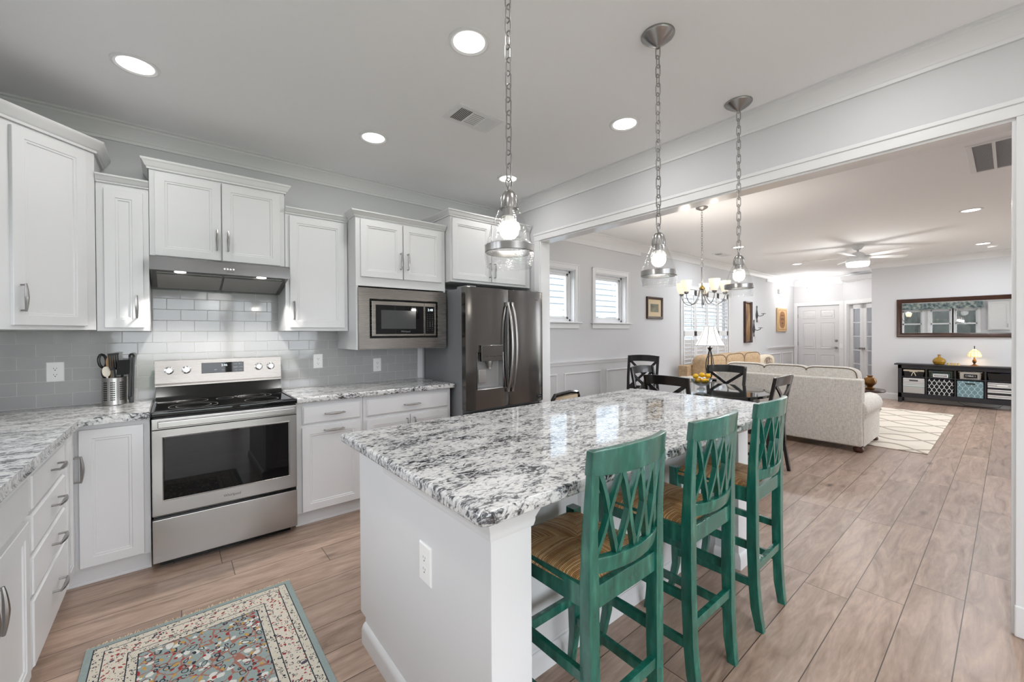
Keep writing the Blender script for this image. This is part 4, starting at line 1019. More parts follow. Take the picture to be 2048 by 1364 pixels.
# --------------------------------------------------------------- refrigerator
t = thing('refrigerator', 'stainless french-door refrigerator with ice dispenser', 'refrigerator', (2.40, 3.4, 0))
GX0, GX1, GY = 1.952, 2.868, 2.985
b = BM(); box(b, GX0 + .004, GX1 - .004, GY + .075, 3.75, .02, 1.77, .004); obj('body', b, 'fridgeside', t)
for xx in (GX0 + .03, GX1 - .13): b = BM(); box(b, xx, xx + .10, GY + .03, GY + .20, 1.765, 1.795, .008); obj('hinge_cover', b, 'fridgeside', t)
mid = 2.432
for nm, xa, xb in (('door', GX0, mid - .003), ('door', mid + .003, GX1)):
    b = BM()
    # crowned door skin
    n = 12; A = []; zs = (.70, 1.782)
    pr = []
    for i in range(n + 1):
        u = -1 + 2 * i / n
        pr.append(((xa + xb) / 2 + u * (xb - xa) / 2, GY + .010 * abs(u) ** 6 - .0 + (.03 if abs(u) > .999 else 0) * 0))
    pr2 = [(xa, GY + .072)] + pr + [(xb, GY + .072)]
    prism(b, pr2, zs[0], zs[1], .006, 2)
    d = obj(nm, b, 'steelfridge', t)
    if xa < 2.1:
        b = BM(); box(b, 2.064, 2.352, GY - .05, GY + .060, .876, 1.20); cut = obj('cutter', b, 'dark', t)
        bo = d.modifiers.new('cut', 'BOOLEAN'); bo.object = cut; bo.solver = 'EXACT'
        me_ = bpy.data.meshes.new_from_object(d.evaluated_get(bpy.context.evaluated_depsgraph_get()))
        d.modifiers.clear(); d.data = me_; bpy.data.objects.remove(cut)
        me_.materials.clear(); me_.materials.append(M['steelfridge']); me_.shade_smooth(); me_.set_sharp_from_angle(angle=math.radians(25))
        wn_ = d.modifiers.new('weighted_normal', 'WEIGHTED_NORMAL'); wn_.keep_sharp = True; wn_.weight = 80
        b = BM(); ringloops(b, (2.058, GY + .001, .870), FX, (0, 0, 1), FN, .300, .336, [(0, 0), (0, .006), (.003, .008), (.007, .006), (.008, 0)], False, False); dis = obj('dispenser', b, 'steeldark', d)
        b = BM()   # recess
        M['recess'] = mat('dispenser_recess', (150, 149, 148), 0.35, 0.2)
        ringloops(b, (2.0645, GY + .002, .8765), FX, (0, 0, 1), FN, .287, .323, [(0, 0), (.004, -.020), (.012, -.052), (.030, -.057)], False, True); obj('recess', b, 'recess', dis)
        b = BM(); box(b, 2.092, 2.332, GY - .030, GY + .0, 1.125, 1.268, .004); pn = obj('dispenser_panel', b, 'steelfridge', dis)
        for i in range(6):
            text('button_print', ('ICE', 'LOCK', 'CUBE', 'WATER', 'LIGHT', 'FILTER')[i], .0095, (2.118 + i * .038, GY - .0312, 1.168), RS, 'darkink', pn)
        text('panel_print', '··· 37 F ···', .012, (2.212, GY - .0312, 1.245), RS, 'darkink', pn)
        b = BM(); lathe(b, [(.020, 0), (.020, .02), (.030, .05), (.030, .075)], (2.215, GY + .022, 1.055), 16); obj('spout', b, 'steel', dis)
        b = BM(); box(b, 2.085, 2.165, GY + .006, GY + .014, .93, 1.05, .006); obj('paddle', b, 'steel', dis)
    else:
        b = BM(); box(b, 2.775, 2.85, GY - .0012, GY + .004, .735, .765, .001); bd = obj('badge', b, 'blackplastic', d)
        text('badge_print', 'LINEAR', .013, (2.8125, GY - .0025, .75), RS, 'greyink', bd)
        text('logo', 'LG', .026, (2.785, GY - .0022, 1.70), RS, 'greyink', d)
    # bowed handle
    b = BM(); sg = -1 if xa < 2.1 else 1; xc = mid + sg * .026; pts = []; rs = []
    for i in range(25):
        u = -1 + 2 * i / 24
        pts.append((xc, GY - .012 - .070 * (1 - u * u) ** .9, 1.245 + u * .41)); rs.append(.012)
    tube(b, pts, rs, 10, True, False, .8, (1, 0, 0))
    for u in (-.97, .97): box(b, xc - .014, xc + .014, GY - .022, GY + .008, 1.245 + u * .41 - .02, 1.245 + u * .41 + .02, .005)
    obj('handle', b, 'steel', d)
    b = BM(); A = [b.verts.new((xc - sg * .004 + sg * .040 * (1 - (-1 + 2 * i / 20) ** 2), GY - .002, 1.245 + (-1 + 2 * i / 20) * .40)) for i in range(21)]; B = [b.verts.new((xc - sg * .006, GY - .002, v.co.z)) for v in A]
    for i in range(20): b.faces.new((A[i], A[i + 1], B[i + 1], B[i]))
    obj('handle_recess', b, 'steeldark', d)
b = BM(); box(b, GX0, GX1, GY, GY + .072, .06, .672, .006); fz = obj('freezer_drawer', b, 'steelfridge', t)
b = BM(); tube(b, [(GX0 + .1, GY - .05, .6), (GX1 - .1, GY - .05, .6)], .013, 10)
for xx in (GX0 + .12, GX1 - .12): box(b, xx - .012, xx + .012, GY - .05, GY + .004, .588, .612, .003)
obj('handle', b, 'steel', fz)
b = BM(); box(b, GX0 + .02, GX1 - .02, GY + .05, GY + .08, 0.0, .06); obj('kick_plate', b, 'blackplastic', t)

# --------------------------------------------------------------- utensil holder
UC = Vector((-.292, 3.66, .93))
t = thing('utensil_holder', 'perforated stainless utensil holder beside the range', 'utensil holder', UC)
b = BM(); lathe(b, [(.001, .002), (.0575, .002), (.0585, .006), (.0585, .172), (.060, .175), (.056, .175), (.0555, .006), (.001, .005)], UC, 40, cap0=False, cap1=False); obj('body', b, 'steel', t)
b = BM()
for k in range(9):
    for a in (-1.75, -1.62, -1.49, -1.0, -.86, -.72, -2.4, -2.27, -2.14):
        ca, sa = math.cos(a), math.sin(a); c = UC + Vector((ca * .0590, sa * .0590, .036 + k * .0135))
        tn = Vector((-sa, ca, 0)); vs = []
        for i in range(8):
            an = 2 * PI * i / 8; vs.append(b.verts.new(c + tn * .0042 * math.cos(an) + Vector((0, 0, .0042 * math.sin(an)))))
        b.faces.new(vs)
obj('perforation_pattern', b, 'slot', t)
M['spoonwood'] = mat('pale_wood', (232, 224, 208), 0.6)
def utensil(name, label, foot, tip, head, m):
    """head: callable(b, matrix) in a frame whose z runs up the handle"""
    foot, tip = UC + Vector(foot), UC + Vector(tip); d = (tip - foot).normalized()
    view = Vector((-.55, .83, 0)); view = (view - d * view.dot(d)).normalized(); s = view.cross(d)
    mt = Matrix(((s.x, view.x, d.x, tip.x), (s.y, view.y, d.y, tip.y), (s.z, view.z, d.z, tip.z), (0, 0, 0, 1)))
    tt = thing(name, label, 'utensil', foot, 'utensils in the holder')
    b = BM(); tube(b, [foot, foot.lerp(tip, .5), tip], [.005, .006, .0045], 8); obj('handle', b, m, tt)
    b = BM(); head(b); xform(b, 0, mt); obj('head', b, m, tt)
def oval(rx, rz, th=.004, zc=0): return lambda b: superell(b, (0, 0, zc), rx, th, rz, .9, 1.0, 16, 10)
def bowl(r): return lambda b: superell(b, (0, -.012, r * .7), r, .02, r * 1.1, .9, 1, 16, 10)
def slotted(b):
    for i in range(5): box(b, -.027 + i * .0115, -.020 + i * .0115, -.002, .002, .0, .085, .001)
    box(b, -.029, .030, -.0022, .0022, .083, .095, .002); box(b, -.024, .026, -.0022, .0022, -.012, .003, .002)
def turner(b): box(b, -.034, .034, -.0025, .0025, -.01, .085, .002)
def loophead(b): tube(b, [(.020 * math.cos(a), 0, .035 + .042 * math.sin(a)) for a in [2 * PI * i / 16 for i in range(16)]], .008, 8, False, True)
utensil('cooking_spoon', 'pale wooden spoon at the front of the utensil holder', (-.012, -.036, .01), (-.030, -.040, .195), oval(.022, .033, .005, .02), 'spoonwood')
utensil('slotted_turner', 'black slotted turner leaning left in the utensil holder', (.016, -.030, .01), (.004, -.030, .235), slotted, 'blackplastic')
utensil('serving_spoon', 'black looped-handle spoon farthest left in the utensil holder', (-.026, .018, .01), (-.050, .018, .245), loophead, 'blackplastic')
utensil('wooden_paddle', 'brown wooden paddle behind the slotted turner', (-.010, .010, .01), (-.018, .012, .27), oval(.024, .040, .004, .0), 'tan')
utensil('ladle', 'black ladle leaning towards the range in the utensil holder', (.022, .022, .01), (.038, .034, .235), bowl(.026), 'blackplastic')
utensil('spatula', 'broad black spatula at the right of the utensil holder', (.032, -.008, .01), (.042, -.020, .200), turner, 'blackplastic')
utensil('solid_spoon', 'black solid spoon behind the pale wooden spoon', (-.026, -.008, .01), (-.036, -.008, .196), oval(.026, .038, .006, .01), 'blackplastic')
t = thing('kitchen_tongs', 'black tongs hooked on the outside of the utensil holder', 'utensil', UC + Vector((.078, .03, 0)))
b = BM()
for s in (-1, 1): bar(b, UC + Vector((.076 + s * .007, .03, .02)), UC + Vector((.082 + s * .008, .03, .30)), .010, .014, bev=.003)
tube(b, [UC + Vector((.082 + .011 * math.cos(a), .03, .30 + .02 * math.sin(a))) for a in [PI * i / 8 for i in range(9)]], .006, 8); obj('arms', b, 'blackplastic', t)
b = BM(); box(b, UC.x + .066, UC.x + .090, UC.y + .02, UC.y + .04, UC.z, UC.z + .04, .004); obj('grip', b, 'blackplastic', t)

# --------------------------------------------------------------- island
IX0, IX1 = .655, 2.70
t = thing('kitchen_island', 'white kitchen island with corner posts under granite', 'kitchen island', (1.6, 1.5, 0))
b = BM(); box(b, IX0, IX0 + .02, .915, 1.835, 0, .889, .001); box(b, IX0 + .002, IX0 + .02, 1.835, 1.90, .10, .889, .001)
box(b, IX0 + .02, IX1, 1.215, 1.88, .10, .889, .001); box(b, IX0 + .02, IX1, 1.215, 1.835, 0, .10, .001)
obj('body', b, 'cab', t)
b = BM()   # raised stiles on the seating side
xs = [.83, 1.43, 2.03, 2.63]
ringl = [(0, 0), (0, .006), (.006, .014), (.016, .014), (.024, .006), (.027, 0)]
for i in range(3):
    ringloops(b, (xs[i] + .02, 1.215, .20), (1, 0, 0), (0, 0, 1), (0, -1, 0), .55, .60, ringl, False, False)
obj('panel_moulding', b, 'cab', t)
def post(x0, x1):
    b = BM(); box(b, x0, x1, .885, .885 + (x1 - x0), .0, .889, .003); return b
obj('post', post(IX0 - .002, .80), 'cab', t); 
b = BM(); box(b, 2.52, 2.655, 1.0, 1.135, 0, .889, .003); box(b, 2.545, 2.63, 1.13, 1.22, 0, .889, .002); obj('post', b, 'cab', t)
b = BM()   # moulding under the slab
PM = [(0, -.075), (.004, -.075), (.008, -.06), (.008, -.05), (.02, -.022), (.026, -.018), (.026, 0), (0, 0)]
sweep(b, [(IX0 - .002, 1.60), (IX0 - .002, .885), (.80, .885), (.80, 1.02)], PM, .888)
obj('top_moulding', b, 'cab', t); b = BM()
sweep(b, [(2.52, 1.135), (2.52, 1.0), (2.655, 1.0), (2.655, 1.135)], PM, .888)
obj('top_moulding', b, 'cab', t)
b = BM(); sh = [(0, 0), (.018, 0), (.018, .06), (.010, .078), (.003, .085), (0, .085)]
sweep(b, [(IX0, 1.835), (IX0, .883), (.80, .883), (.80, 1.03)], sh); sweep(b, [(.676, 1.215), (2.52, 1.215)], sh); sweep(b, [(2.52, 1.135), (2.52, 1.0), (2.655, 1.0), (2.655, 1.135)], sh)
obj('base_moulding', b, 'cab', t)
for k in range(4):      # doors on the range side
    x1_ = IX1 - .02 - k * .505
    front(t, 'door', (x1_, 1.88, .118), (-1, 0, 0), (0, 1, 0), .49, .748, ('v', .45 if k % 2 == 0 else .04, .62))
outlet('white outlet on the end panel of the island', (IX0, 1.258, .594), (0, -1, 0), (-1, 0, 0), .082, .13)
poly = [(.574, 1.895), (.574, .815 + .03)] + arc(.604, .845, .03, PI, 1.5 * PI, 4)[1:] + arc(2.50, 1.145, .33, -PI / 2, 0, 16) + arc(2.77, 1.835, .06, 0, PI / 2, 6)
b = BM(); prism(b, poly, .890, .93, .012, 3)
one('island_countertop', b, 'granite', 'large grey granite slab on the white island', 'countertop', (1.6, 1.4, .890), 'granite countertops')

# --------------------------------------------------------------- kitchen rug
t = thing('kitchen_rug', 'floral sage and cream runner with fringe before the range', 'rug', (.093, 1.90, 0))
b = BM(); box(b, -.302, .488, 1.25, 2.55, .0, .009, .003); obj('pile', b, 'rug', t)
b = BM()
for i in range(98):
    x = -.300 + i * .0081; l_ = random.uniform(.012, .03); dx = random.uniform(-.006, .006)
    tube(b, [(x, 2.548, .006), (x + dx * .5, 2.548 + l_ * .6, .004), (x + dx, 2.548 + l_, .002)], .0022, 5)
    tube(b, [(x, 1.252, .006), (x + dx, 1.252 - l_, .002)], .0022, 5)
fr = obj('fringe', b, 'fringe', t)

# ================================================================== bar stools
def make_stool():
    t = thing('bar_stool', 'x', 'bar stool', (0, 0, 0), 'green bar stools at the island')
    # local frame: y forward (towards the island), back legs at y = -.19
    for sx in (-1, 1):
        b = BM()
        pts = [(sx * .150, -.212, 0), (sx * .156, -.197, .10), (sx * .162, -.190, .22), (sx * .166, -.186, .40), (sx * .168, -.186, .66), (sx * .170, -.192, .80), (sx * .172, -.205, .985)]
        n = len(pts); rings = []
        for i, p in enumerate(pts):
            w_, d_ = (.020, .020) if i < 5 else (.019, .015)
            if i == 0: w_, d_ = .017, .017
            if i == 6: w_, d_ = .017, .012
            rings.append([b.verts.new((p[0] + a * w_, p[1] + c * d_, p[2])) for a, c in ((-1, -1), (1, -1), (1, 1), (-1, 1))])
        for i in range(n - 1):
            for k in range(4): b.faces.new((rings[i][k], rings[i][(k + 1) % 4], rings[i + 1][(k + 1) % 4], rings[i + 1][k]))
        b.faces.new(rings[0]); b.faces.new(rings[-1])
        ed = [e for e in b.edges if abs(e.verts[0].co.z - e.verts[1].co.z) > .02]
        bmesh.ops.bevel(b, geom=ed, offset=.004, segments=2, profile=.5, affect='EDGES')
        obj('back_leg', b, 'green', t)
    for sx in (-1, 1):
        b = BM()
        pts = [(sx * .188, .212, 0), (sx * .182, .198, .06), (sx * .176, .180, .16), (sx * .176, .178, .30), (sx * .178, .182, .56), (sx * .178, .184, .668)]
        rings = []
        for i, p in enumerate(pts):
            w_ = (.014, .0145, .017, .020, .022, .022)[i]
            rings.append([b.verts.new((p[0] + a * w_, p[1] + c * w_, p[2])) for a, c in ((-1, -1), (1, -1), (1, 1), (-1, 1))])
        for i in range(len(pts) - 1):
            for k in range(4): b.faces.new((rings[i][k], rings[i][(k + 1) % 4], rings[i + 1][(k + 1) % 4], rings[i + 1][k]))
        b.faces.new(rings[0]); b.faces.new(rings[-1])
        ed = [e for e in b.edges if abs(e.verts[0].co.z - e.verts[1].co.z) > .02]
        bmesh.ops.bevel(b, geom=ed, offset=.004, segments=2, profile=.5, affect='EDGES')
        obj('front_leg', b, 'green', t)
    b = BM()
    bar(b, (-.15, -.186, .618), (.15, -.186, .618), .026, .066, bev=.004); bar(b, (-.16, .182, .618), (.16, .182, .618), .026, .066, bev=.004)
    for sx in (-1, 1): bar(b, (sx * .166, -.17, .618), (sx * .172, .165, .618), .026, .066, bev=.004)
    obj('seat_frame', b, 'green', t)
    def cy(x): return -.045 * (1 - (x / .19) ** 2) + .0       # curve of the back, plan view
    def rail(z0, z1, hw, th, y0, arch):
        b = BM(); n = 16; P_ = []
        for i in range(n + 1):
            x = -hw + 2 * hw * i / n; y = y0 + cy(x); u = 1 - (x / hw) ** 2; z_hi = z1 + arch * u
            lean = -.10 * (z0 - .70)
            P_.append([b.verts.new((x, y - th / 2 + lean, z0)), b.verts.new((x, y + th / 2 + lean, z0)), b.verts.new((x, y + th / 2 + lean - .008, z_hi)), b.verts.new((x, y - th / 2 + lean - .008, z_hi))])
        for i in range(n):
            for k in range(4): b.faces.new((P_[i][k], P_[i][(k + 1) % 4], P_[i + 1][(k + 1) % 4], P_[i + 1][k]))
        b.faces.new(P_[0]); b.faces.new(P_[-1]); b.faces.ensure_lookup_table()
        ed = [e for e in b.edges if abs(e.verts[0].co.x - e.verts[1].co.x) > .01] + list(b.faces[-1].edges) + list(b.faces[-2].edges)
        bmesh.ops.bevel(b, geom=list(set(ed)), offset=.004, segments=2, profile=.5, affect='EDGES')
        return b
    obj('top_rail', rail(.974, 1.046, .190, .024, -.172, .010), 'green', t)
    obj('lower_rail', rail(.685, .735, .158, .026, -.170, 0), 'green', t)
    # lattice of four ogee crossings between the rails
    b = BM(); n = 14; zb, zt = .732, .980; hw = .152
    for i in range(4):
        for sg in (0, 1):
            u0, u1 = i / 4, (i + 1) / 4
            if sg: u0, u1 = u1, u0
            P_ = []
            for k in range(n + 1):
                s = k / n; e = s + .03 * math.sin(2 * PI * s)
                u = u0 + (u1 - u0) * e; x = -hw + 2 * hw * u; z = zt + (zb - zt) * s
                y = -.170 + cy(x) - .08 * (z - .70)
                w_ = .0075 if .1 < s < .9 else .0095
                P_.append([b.verts.new((x - w_, y - .009, z)), b.verts.new((x + w_, y - .009, z)), b.verts.new((x + w_, y + .009, z)), b.verts.new((x - w_, y + .009, z))])
            for k in range(n):
                for j in range(4): b.faces.new((P_[k][j], P_[k][(j + 1) % 4], P_[k + 1][(j + 1) % 4], P_[k + 1][j]))
            b.faces.new(P_[0]); b.faces.new(P_[-1])
    obj('back_lattice', b, 'green', t)
    # stretchers
    b = BM(); bar(b, (-.16, -.192, .285), (.16, -.192, .285), .022, .036, bev=.003); obj('back_stretcher', b, 'green', t)
    b = BM(); bar(b, (-.17, .180, .300), (.17, .180, .300), .022, .036, bev=.003); obj('foot_rail', b, 'green', t)
    for sx in (-1, 1):
        for z in (.215, .385):
            b = BM(); bar(b, (sx * .168, -.190, z), (sx * .175, .180, z + .005), .020, .034, bev=.003); obj('side_stretcher', b, 'green', t)
    # rush seat: four fields meeting at the middle, rolled over the rails
    b = BM(); hx0, hx1, y0, y1, zt_ = .176, .196, -.182, .196, .652
    nx = 20; V_ = {}
    def hz(u, v):      # pillow height
        e = max(abs(u), abs(v)); d_ = abs(abs(u) - abs(v))
        return zt_ + .020 * (1 - e ** 3) + .004 * min(1, d_ * 5) - (.016 if e > .97 else 0) - .004
    for i in range(nx + 1):
        for j in range(nx + 1):
            u, v = -1 + 2 * i / nx, -1 + 2 * j / nx
            hx = hx0 + (hx1 - hx0) * (v + 1) / 2
            V_[i, j] = b.verts.new((u * hx, (y0 + y1) / 2 + v * (y1 - y0) / 2, hz(u, v)))
    def mi_(u, v): return 1 if abs(u) > abs(v) else 0
    for i in range(nx):
        for j in range(nx):
            u, v = -1 + 2 * (i + .5) / nx, -1 + 2 * (j + .5) / nx
            if i == j or i + j == nx - 1:      # split along the diagonal so the seam is straight
                a, c, d_, e = V_[i, j], V_[i + 1, j], V_[i + 1, j + 1], V_[i, j + 1]
                tri = ((a, c, d_), (a, d_, e)) if i == j else ((a, c, e), (c, d_, e))
                for tr in tri:
                    f = b.faces.new(tr); cxm = sum((q_.co.x for q_ in tr)) / 3 / .186; cym = (sum((q_.co.y for q_ in tr)) / 3 - (y0 + y1) / 2) / ((y1 - y0) / 2)
                    f.material_index = mi_(cxm, cym)
            else:
                f = b.faces.new((V_[i, j], V_[i + 1, j], V_[i + 1, j + 1], V_[i, j + 1])); f.material_index = mi_(u, v)
    # rolled edge down the sides
    def skirt(ring, mi):
        low = [b.verts.new((q_.co.x * .985, q_.co.y, .632)) for q_ in ring]
        for k in range(len(ring) - 1):
            f = b.faces.new((ring[k], ring[k + 1], low[k + 1], low[k])); f.material_index = mi
    skirt([V_[i, 0] for i in range(nx + 1)], 0); skirt([V_[i, nx] for i in range(nx + 1)], 0)
    skirt([V_[0, j] for j in range(nx + 1)], 1); skirt([V_[nx, j] for j in range(nx + 1)], 1)
    obj('rush_seat', b, ['rushx', 'rushy'], t, 60)
    return t
STX, STY = (1.069, 1.632, 2.214), .942
st = make_stool()
lab = ('green lattice-back stool nearest the camera, rush seat under the island', 'green lattice-back stool in the middle of the three at the island', 'green lattice-back stool at the far rounded end of the island')
st.location = (STX[0], STY, 0); st['label'] = lab[0]
dup(st, (STX[1], STY, 0), 0.0, lab[1]); dup(st, (STX[2], STY, 0), 0.02, lab[2])

# ================================================================== lights on the ceiling
def chain(b, z0, z1, x=0, y=0, ln=.056, wd=.0105, r=.0025):
    n = max(1, round((z1 - z0) / (ln * .78))); st_ = (z1 - z0) / n
    for i in range(n):
        zc = z0 + st_ * (i + .5); h = ln / 2 - wd + .002; pts = []
        for a in range(6): t_ = PI * a / 5; pts.append((wd * math.cos(t_), h + wd * math.sin(t_)))
        for a in range(6): t_ = PI + PI * a / 5; pts.append((wd * math.cos(t_), -h + wd * math.sin(t_)))
        P_ = [((x + u, y, zc + v) if i % 2 else (x, y + u, zc + v)) for u, v in pts]
        tube(b, P_, r, 6, False, True)
def point_light(name, loc, watts, size=.1, col=(1, .99, .975)):
    l = bpy.data.lights.new(name, 'POINT'); l.energy = watts; l.color = col; l.shadow_soft_size = size
    lo = bpy.data.objects.new(name, l); C.objects.link(lo); lo.location = loc
def make_pendant():
    t = thing('pendant_light', 'x', 'pendant light', (0, 0, 0), 'glass pendants over the island')
    b = BM(); lathe(b, [(.076, CZ), (.076, CZ - .006), (.072, CZ - .012), (.050, CZ - .030), (.020, CZ - .048), (.008, CZ - .056), (.006, CZ - .066)], n=32); obj('canopy', b, 'nickel', t)
    b = BM(); chain(b, 1.885, CZ - .062); obj('chain', b, 'nickel', t)
    b = BM(); tube(b, [(.013 * math.cos(a), 0, 1.872 + .017 * math.sin(a)) for a in [2 * PI * i / 18 for i in range(18)]], .0026, 6, False, True)
    tube(b, [(0, 0, 1.838), (0, 0, 1.860)], .006, 10); obj('loop', b, 'nickel', t)
    b = BM(); lathe(b, [(.007, 1.846), (.016, 1.842), (.026, 1.828), (.031, 1.808), (.0325, 1.788), (.0325, 1.784), (.030, 1.784)], n=32); obj('cap', b, 'nickel', t)
    b = BM(); lathe(b, [(.023, 1.786), (.023, 1.764), (.026, 1.763), (.026, 1.759), (.020, 1.759)], n=24); obj('socket', b, 'nickel', t)
    b = BM(); lathe(b, [(.0165, 1.762), (.0165, 1.752), (.022, 1.740)], n=20); bb = obj('bulb', b, 'plate', t)
    b = BM(); lathe(b, [(.022, 1.740), (.0315, 1.727), (.0325, 1.716), (.029, 1.700), (.018, 1.688), (.002, 1.684)], n=24); obj('bulb_globe', b, 'bulb', bb)
    b = BM(); lathe(b, [(.031, 1.786), (.037, 1.776), (.050, 1.748), (.062, 1.716), (.0715, 1.686), (.0765, 1.668), (.0775, 1.664)], n=40, cap0=False, cap1=False)
    lathe(b, [(.0805, 1.668), (.084, 1.664), (.0835, 1.660)], n=40, cap0=False, cap1=False)
    lathe(b, [(.0795, 1.640), (.0835, 1.636), (.0825, 1.622), (.078, 1.604), (.0755, 1.591), (.0725, 1.591), (.076, 1.612), (.0785, 1.634)], n=40, cap0=False, cap1=False)
    obj('glass_shade', b, 'clear', t)
    b = BM(); lathe(b, [(.0795, 1.664), (.0815, 1.662), (.0815, 1.640), (.0795, 1.638), (.0785, 1.640), (.0785, 1.662)], n=40, cap0=False, cap1=False); obj('band', b, 'nickel', t)
    return t
pd = make_pendant()
for i, (x, y, dz) in enumerate(((.868, 1.063, 0), (1.783, 1.063, 0), (2.691, 1.063, 0))):
    lb = ('clear glass pendant hanging above the near end of the island', 'clear glass pendant hanging above the middle of the island', 'clear glass pendant over the rounded end of the island, by the chandelier')[i]
    o = pd if i == 0 else dup(pd, (x, y, 0), 0, lb)
    o.location = (x, y, 0); o['label'] = lb
def make_can():
    t = thing('recessed_light', 'x', 'ceiling light', (0, 0, 0), 'recessed ceiling lights')
    b = BM(); lathe(b, [(.100, 0), (.099, -.006), (.088, -.009), (.076, -.004), (.074, .0)], n=40, cap0=False, cap1=False); obj('trim_ring', b, 'trim', t)
    b = BM(); lathe(b, [(.076, -.0035), (.05, -.006), (.002, -.007)], n=40, cap0=False); obj('lens', b, 'lens', t)
    return t
can = make_can()
CANS = [(-.137, 2.90, 'recessed light over the corner counter left of the range'), (1.116, 1.664, 'largest-looking recessed light near the first pendant chain'), (1.121, 2.903, 'recessed light between the range and the ceiling vent'),
        (2.36, 1.654, 'recessed light between the first and second pendants'), (2.363, 2.907, 'recessed light in front of the refrigerator, behind the first pendant'),
        (7.194, .292, 'living room recessed light nearest the wide return vent'), (10.104, .28, 'living room recessed light beside the smoke detector'), (10.01, 2.818, 'living room recessed light left of the ceiling fan'), (7.23, 2.861, 'dining side recessed light behind the third pendant'),
        (-.137, 1.66, None), (-.137, .40, None), (1.116, .40, None), (2.36, .40, None), (1.116, -1.0, None), (-.137, -1.0, None), (2.36, -1.0, None), (4.1, 1.2, None), (4.4, -.9, None), (7.2, -1.6, None), (10.1, -1.6, None)]  # unlabelled: unseen lights without fixtures; the dining one added to brighten the sofa
for i, (x, y, lb) in enumerate(CANS):
    if lb:
        o = can if i == 0 else dup(can, (x, y, CZ), 0, lb)
        o.location = (x, y, CZ); o['label'] = lb
    l = bpy.data.lights.new('recessed_or_fill_lamp', 'AREA'); l.shape = 'DISK'; l.size = .15; l.energy = CAN if x < 3.5 else 14;  l.color = (1, .995, .985) if x < 3.5 else (.89, .945, 1)
    lo = bpy.data.objects.new('recessed_or_fill_lamp', l); C.objects.link(lo); lo.location = (x, y, CZ - .012)
# vents, detector
def vent(label, x0, x1, y0, y1, louv, backm='grill'):
    t = thing('ceiling_vent', label, 'vent', ((x0 + x1) / 2, (y0 + y1) / 2, CZ))
    b = BM(); ringloops(b, (x0, y0, CZ), (1, 0, 0), (0, 1, 0), (0, 0, -1), x1 - x0, y1 - y0, [(0, 0), (0, .004), (.006, .008), (.028, .009), (.030, .004)], False, False); obj('frame', b, 'trim', t)
    b = BM(); box(b, x0 + .028, x1 - .028, y0 + .028, y1 - .028, CZ - .002, CZ - .0005); obj('backing', b, backm, t)
    b = BM(); louv(b, x0 + .028, x1 - .028, y0 + .028, y1 - .028); obj('louvres', b, 'trim', t)
def lv3(b, x0, x1, y0, y1):
    w3_ = (x1 - x0) / 3
    for k in range(3):
        xa, xb = x0 + k * w3_, x0 + (k + 1) * w3_
        box(b, xb - .005, xb + .005, y0, y1, CZ - .008, CZ - .002)
        n = 8
        for i in range(n):
            if k == 1:
                y = y0 + (y1 - y0) * (i + .5) / n; bar(b, (xa, y, CZ - .006), (xb, y, CZ - .006), .0085, .0015, (0, .5, 1))
            else:
                x = xa + (xb - xa) * (i + .5) / n; bar(b, (x, y0, CZ - .006), (x, y1, CZ - .006), .0085, .0015, (-.6 if k == 0 else .6, 0, 1))
def lvr(b, x0, x1, y0, y1):
    y = y1
    while y > y0 - .01: box(b, x0, x1, y - .009, y + .009, CZ - .008, CZ - .001); y -= .118
    for i in range(46):
        x = x0 + (x1 - x0) * (i + .5) / 46; bar(b, (x, y0, CZ - .004), (x, y1, CZ - .004), .004, .0012, (-.8, 0, 1))
vent('white three-way supply vent between the kitchen ceiling lights', 1.362, 1.707, 2.135, 2.345, lv3)
vent('wide white return vent on the living room ceiling', 4.69, 5.53, -.29, .226, lvr, 'grillmid')
vent('small supply vent on the dining side ceiling near the exterior wall', 7.5, 7.9, 3.24, 3.42, lv3)
t = thing('smoke_detector', 'round white smoke detector on the living room ceiling', 'smoke detector', (10.45, .186, CZ))
b = BM(); lathe(b, [(.062, 0), (.062, -.012), (.052, -.034), (.030, -.038)], (10.45, .186, CZ), 28); obj('cover', b, 'plate', t)
b = BM(); lathe(b, [(.012, -.038), (.010, -.041)], (10.45, .186, CZ), 14); obj('test_button', b, 'trim', t)

point_light('back_fill_light', (.6, -1.6, 2.0), 7, .2)  # unseen fill light added behind the camera, no fixture
# chandelier
cx, cy_ = 4.61, 2.212
t = thing('chandelier', 'five-arm nickel chandelier with cream glass shades over the table', 'chandelier', (cx, cy_, CZ))
b = BM(); lathe(b, [(.065, CZ), (.062, CZ - .012), (.03, CZ - .03), (.008, CZ - .04)], (cx, cy_, 0), 28); obj('canopy', b, 'nickel', t)
b = BM(); chain(b, 2.165, CZ - .035, cx, cy_, .034, .0075, .0018); obj('chain', b, 'nickel', t)
b = BM(); tube(b, [(cx + .024 * math.cos(a), cy_ + .0, 2.132 + .026 * math.sin(a)) for a in [2 * PI * i / 20 for i in range(20)]], .0032, 8, False, True); tube(b, [(cx, cy_, 2.108), (cx, cy_, 1.88)], .009, 12); obj('stem', b, 'nickel', t)
b = BM(); lathe(b, [(.009, 1.90), (.014, 1.89), (.030, 1.872), (.032, 1.86), (.014, 1.85)], (cx, cy_, 0), 24); obj('hub', b, 'brass', t)
b = BM(); lathe(b, [(.014, 1.85), (.008, 1.80), (.008, 1.70), (.004, 1.66), (.001, 1.645)], (cx, cy_, 0), 24); obj('finial', b, 'nickel', t)
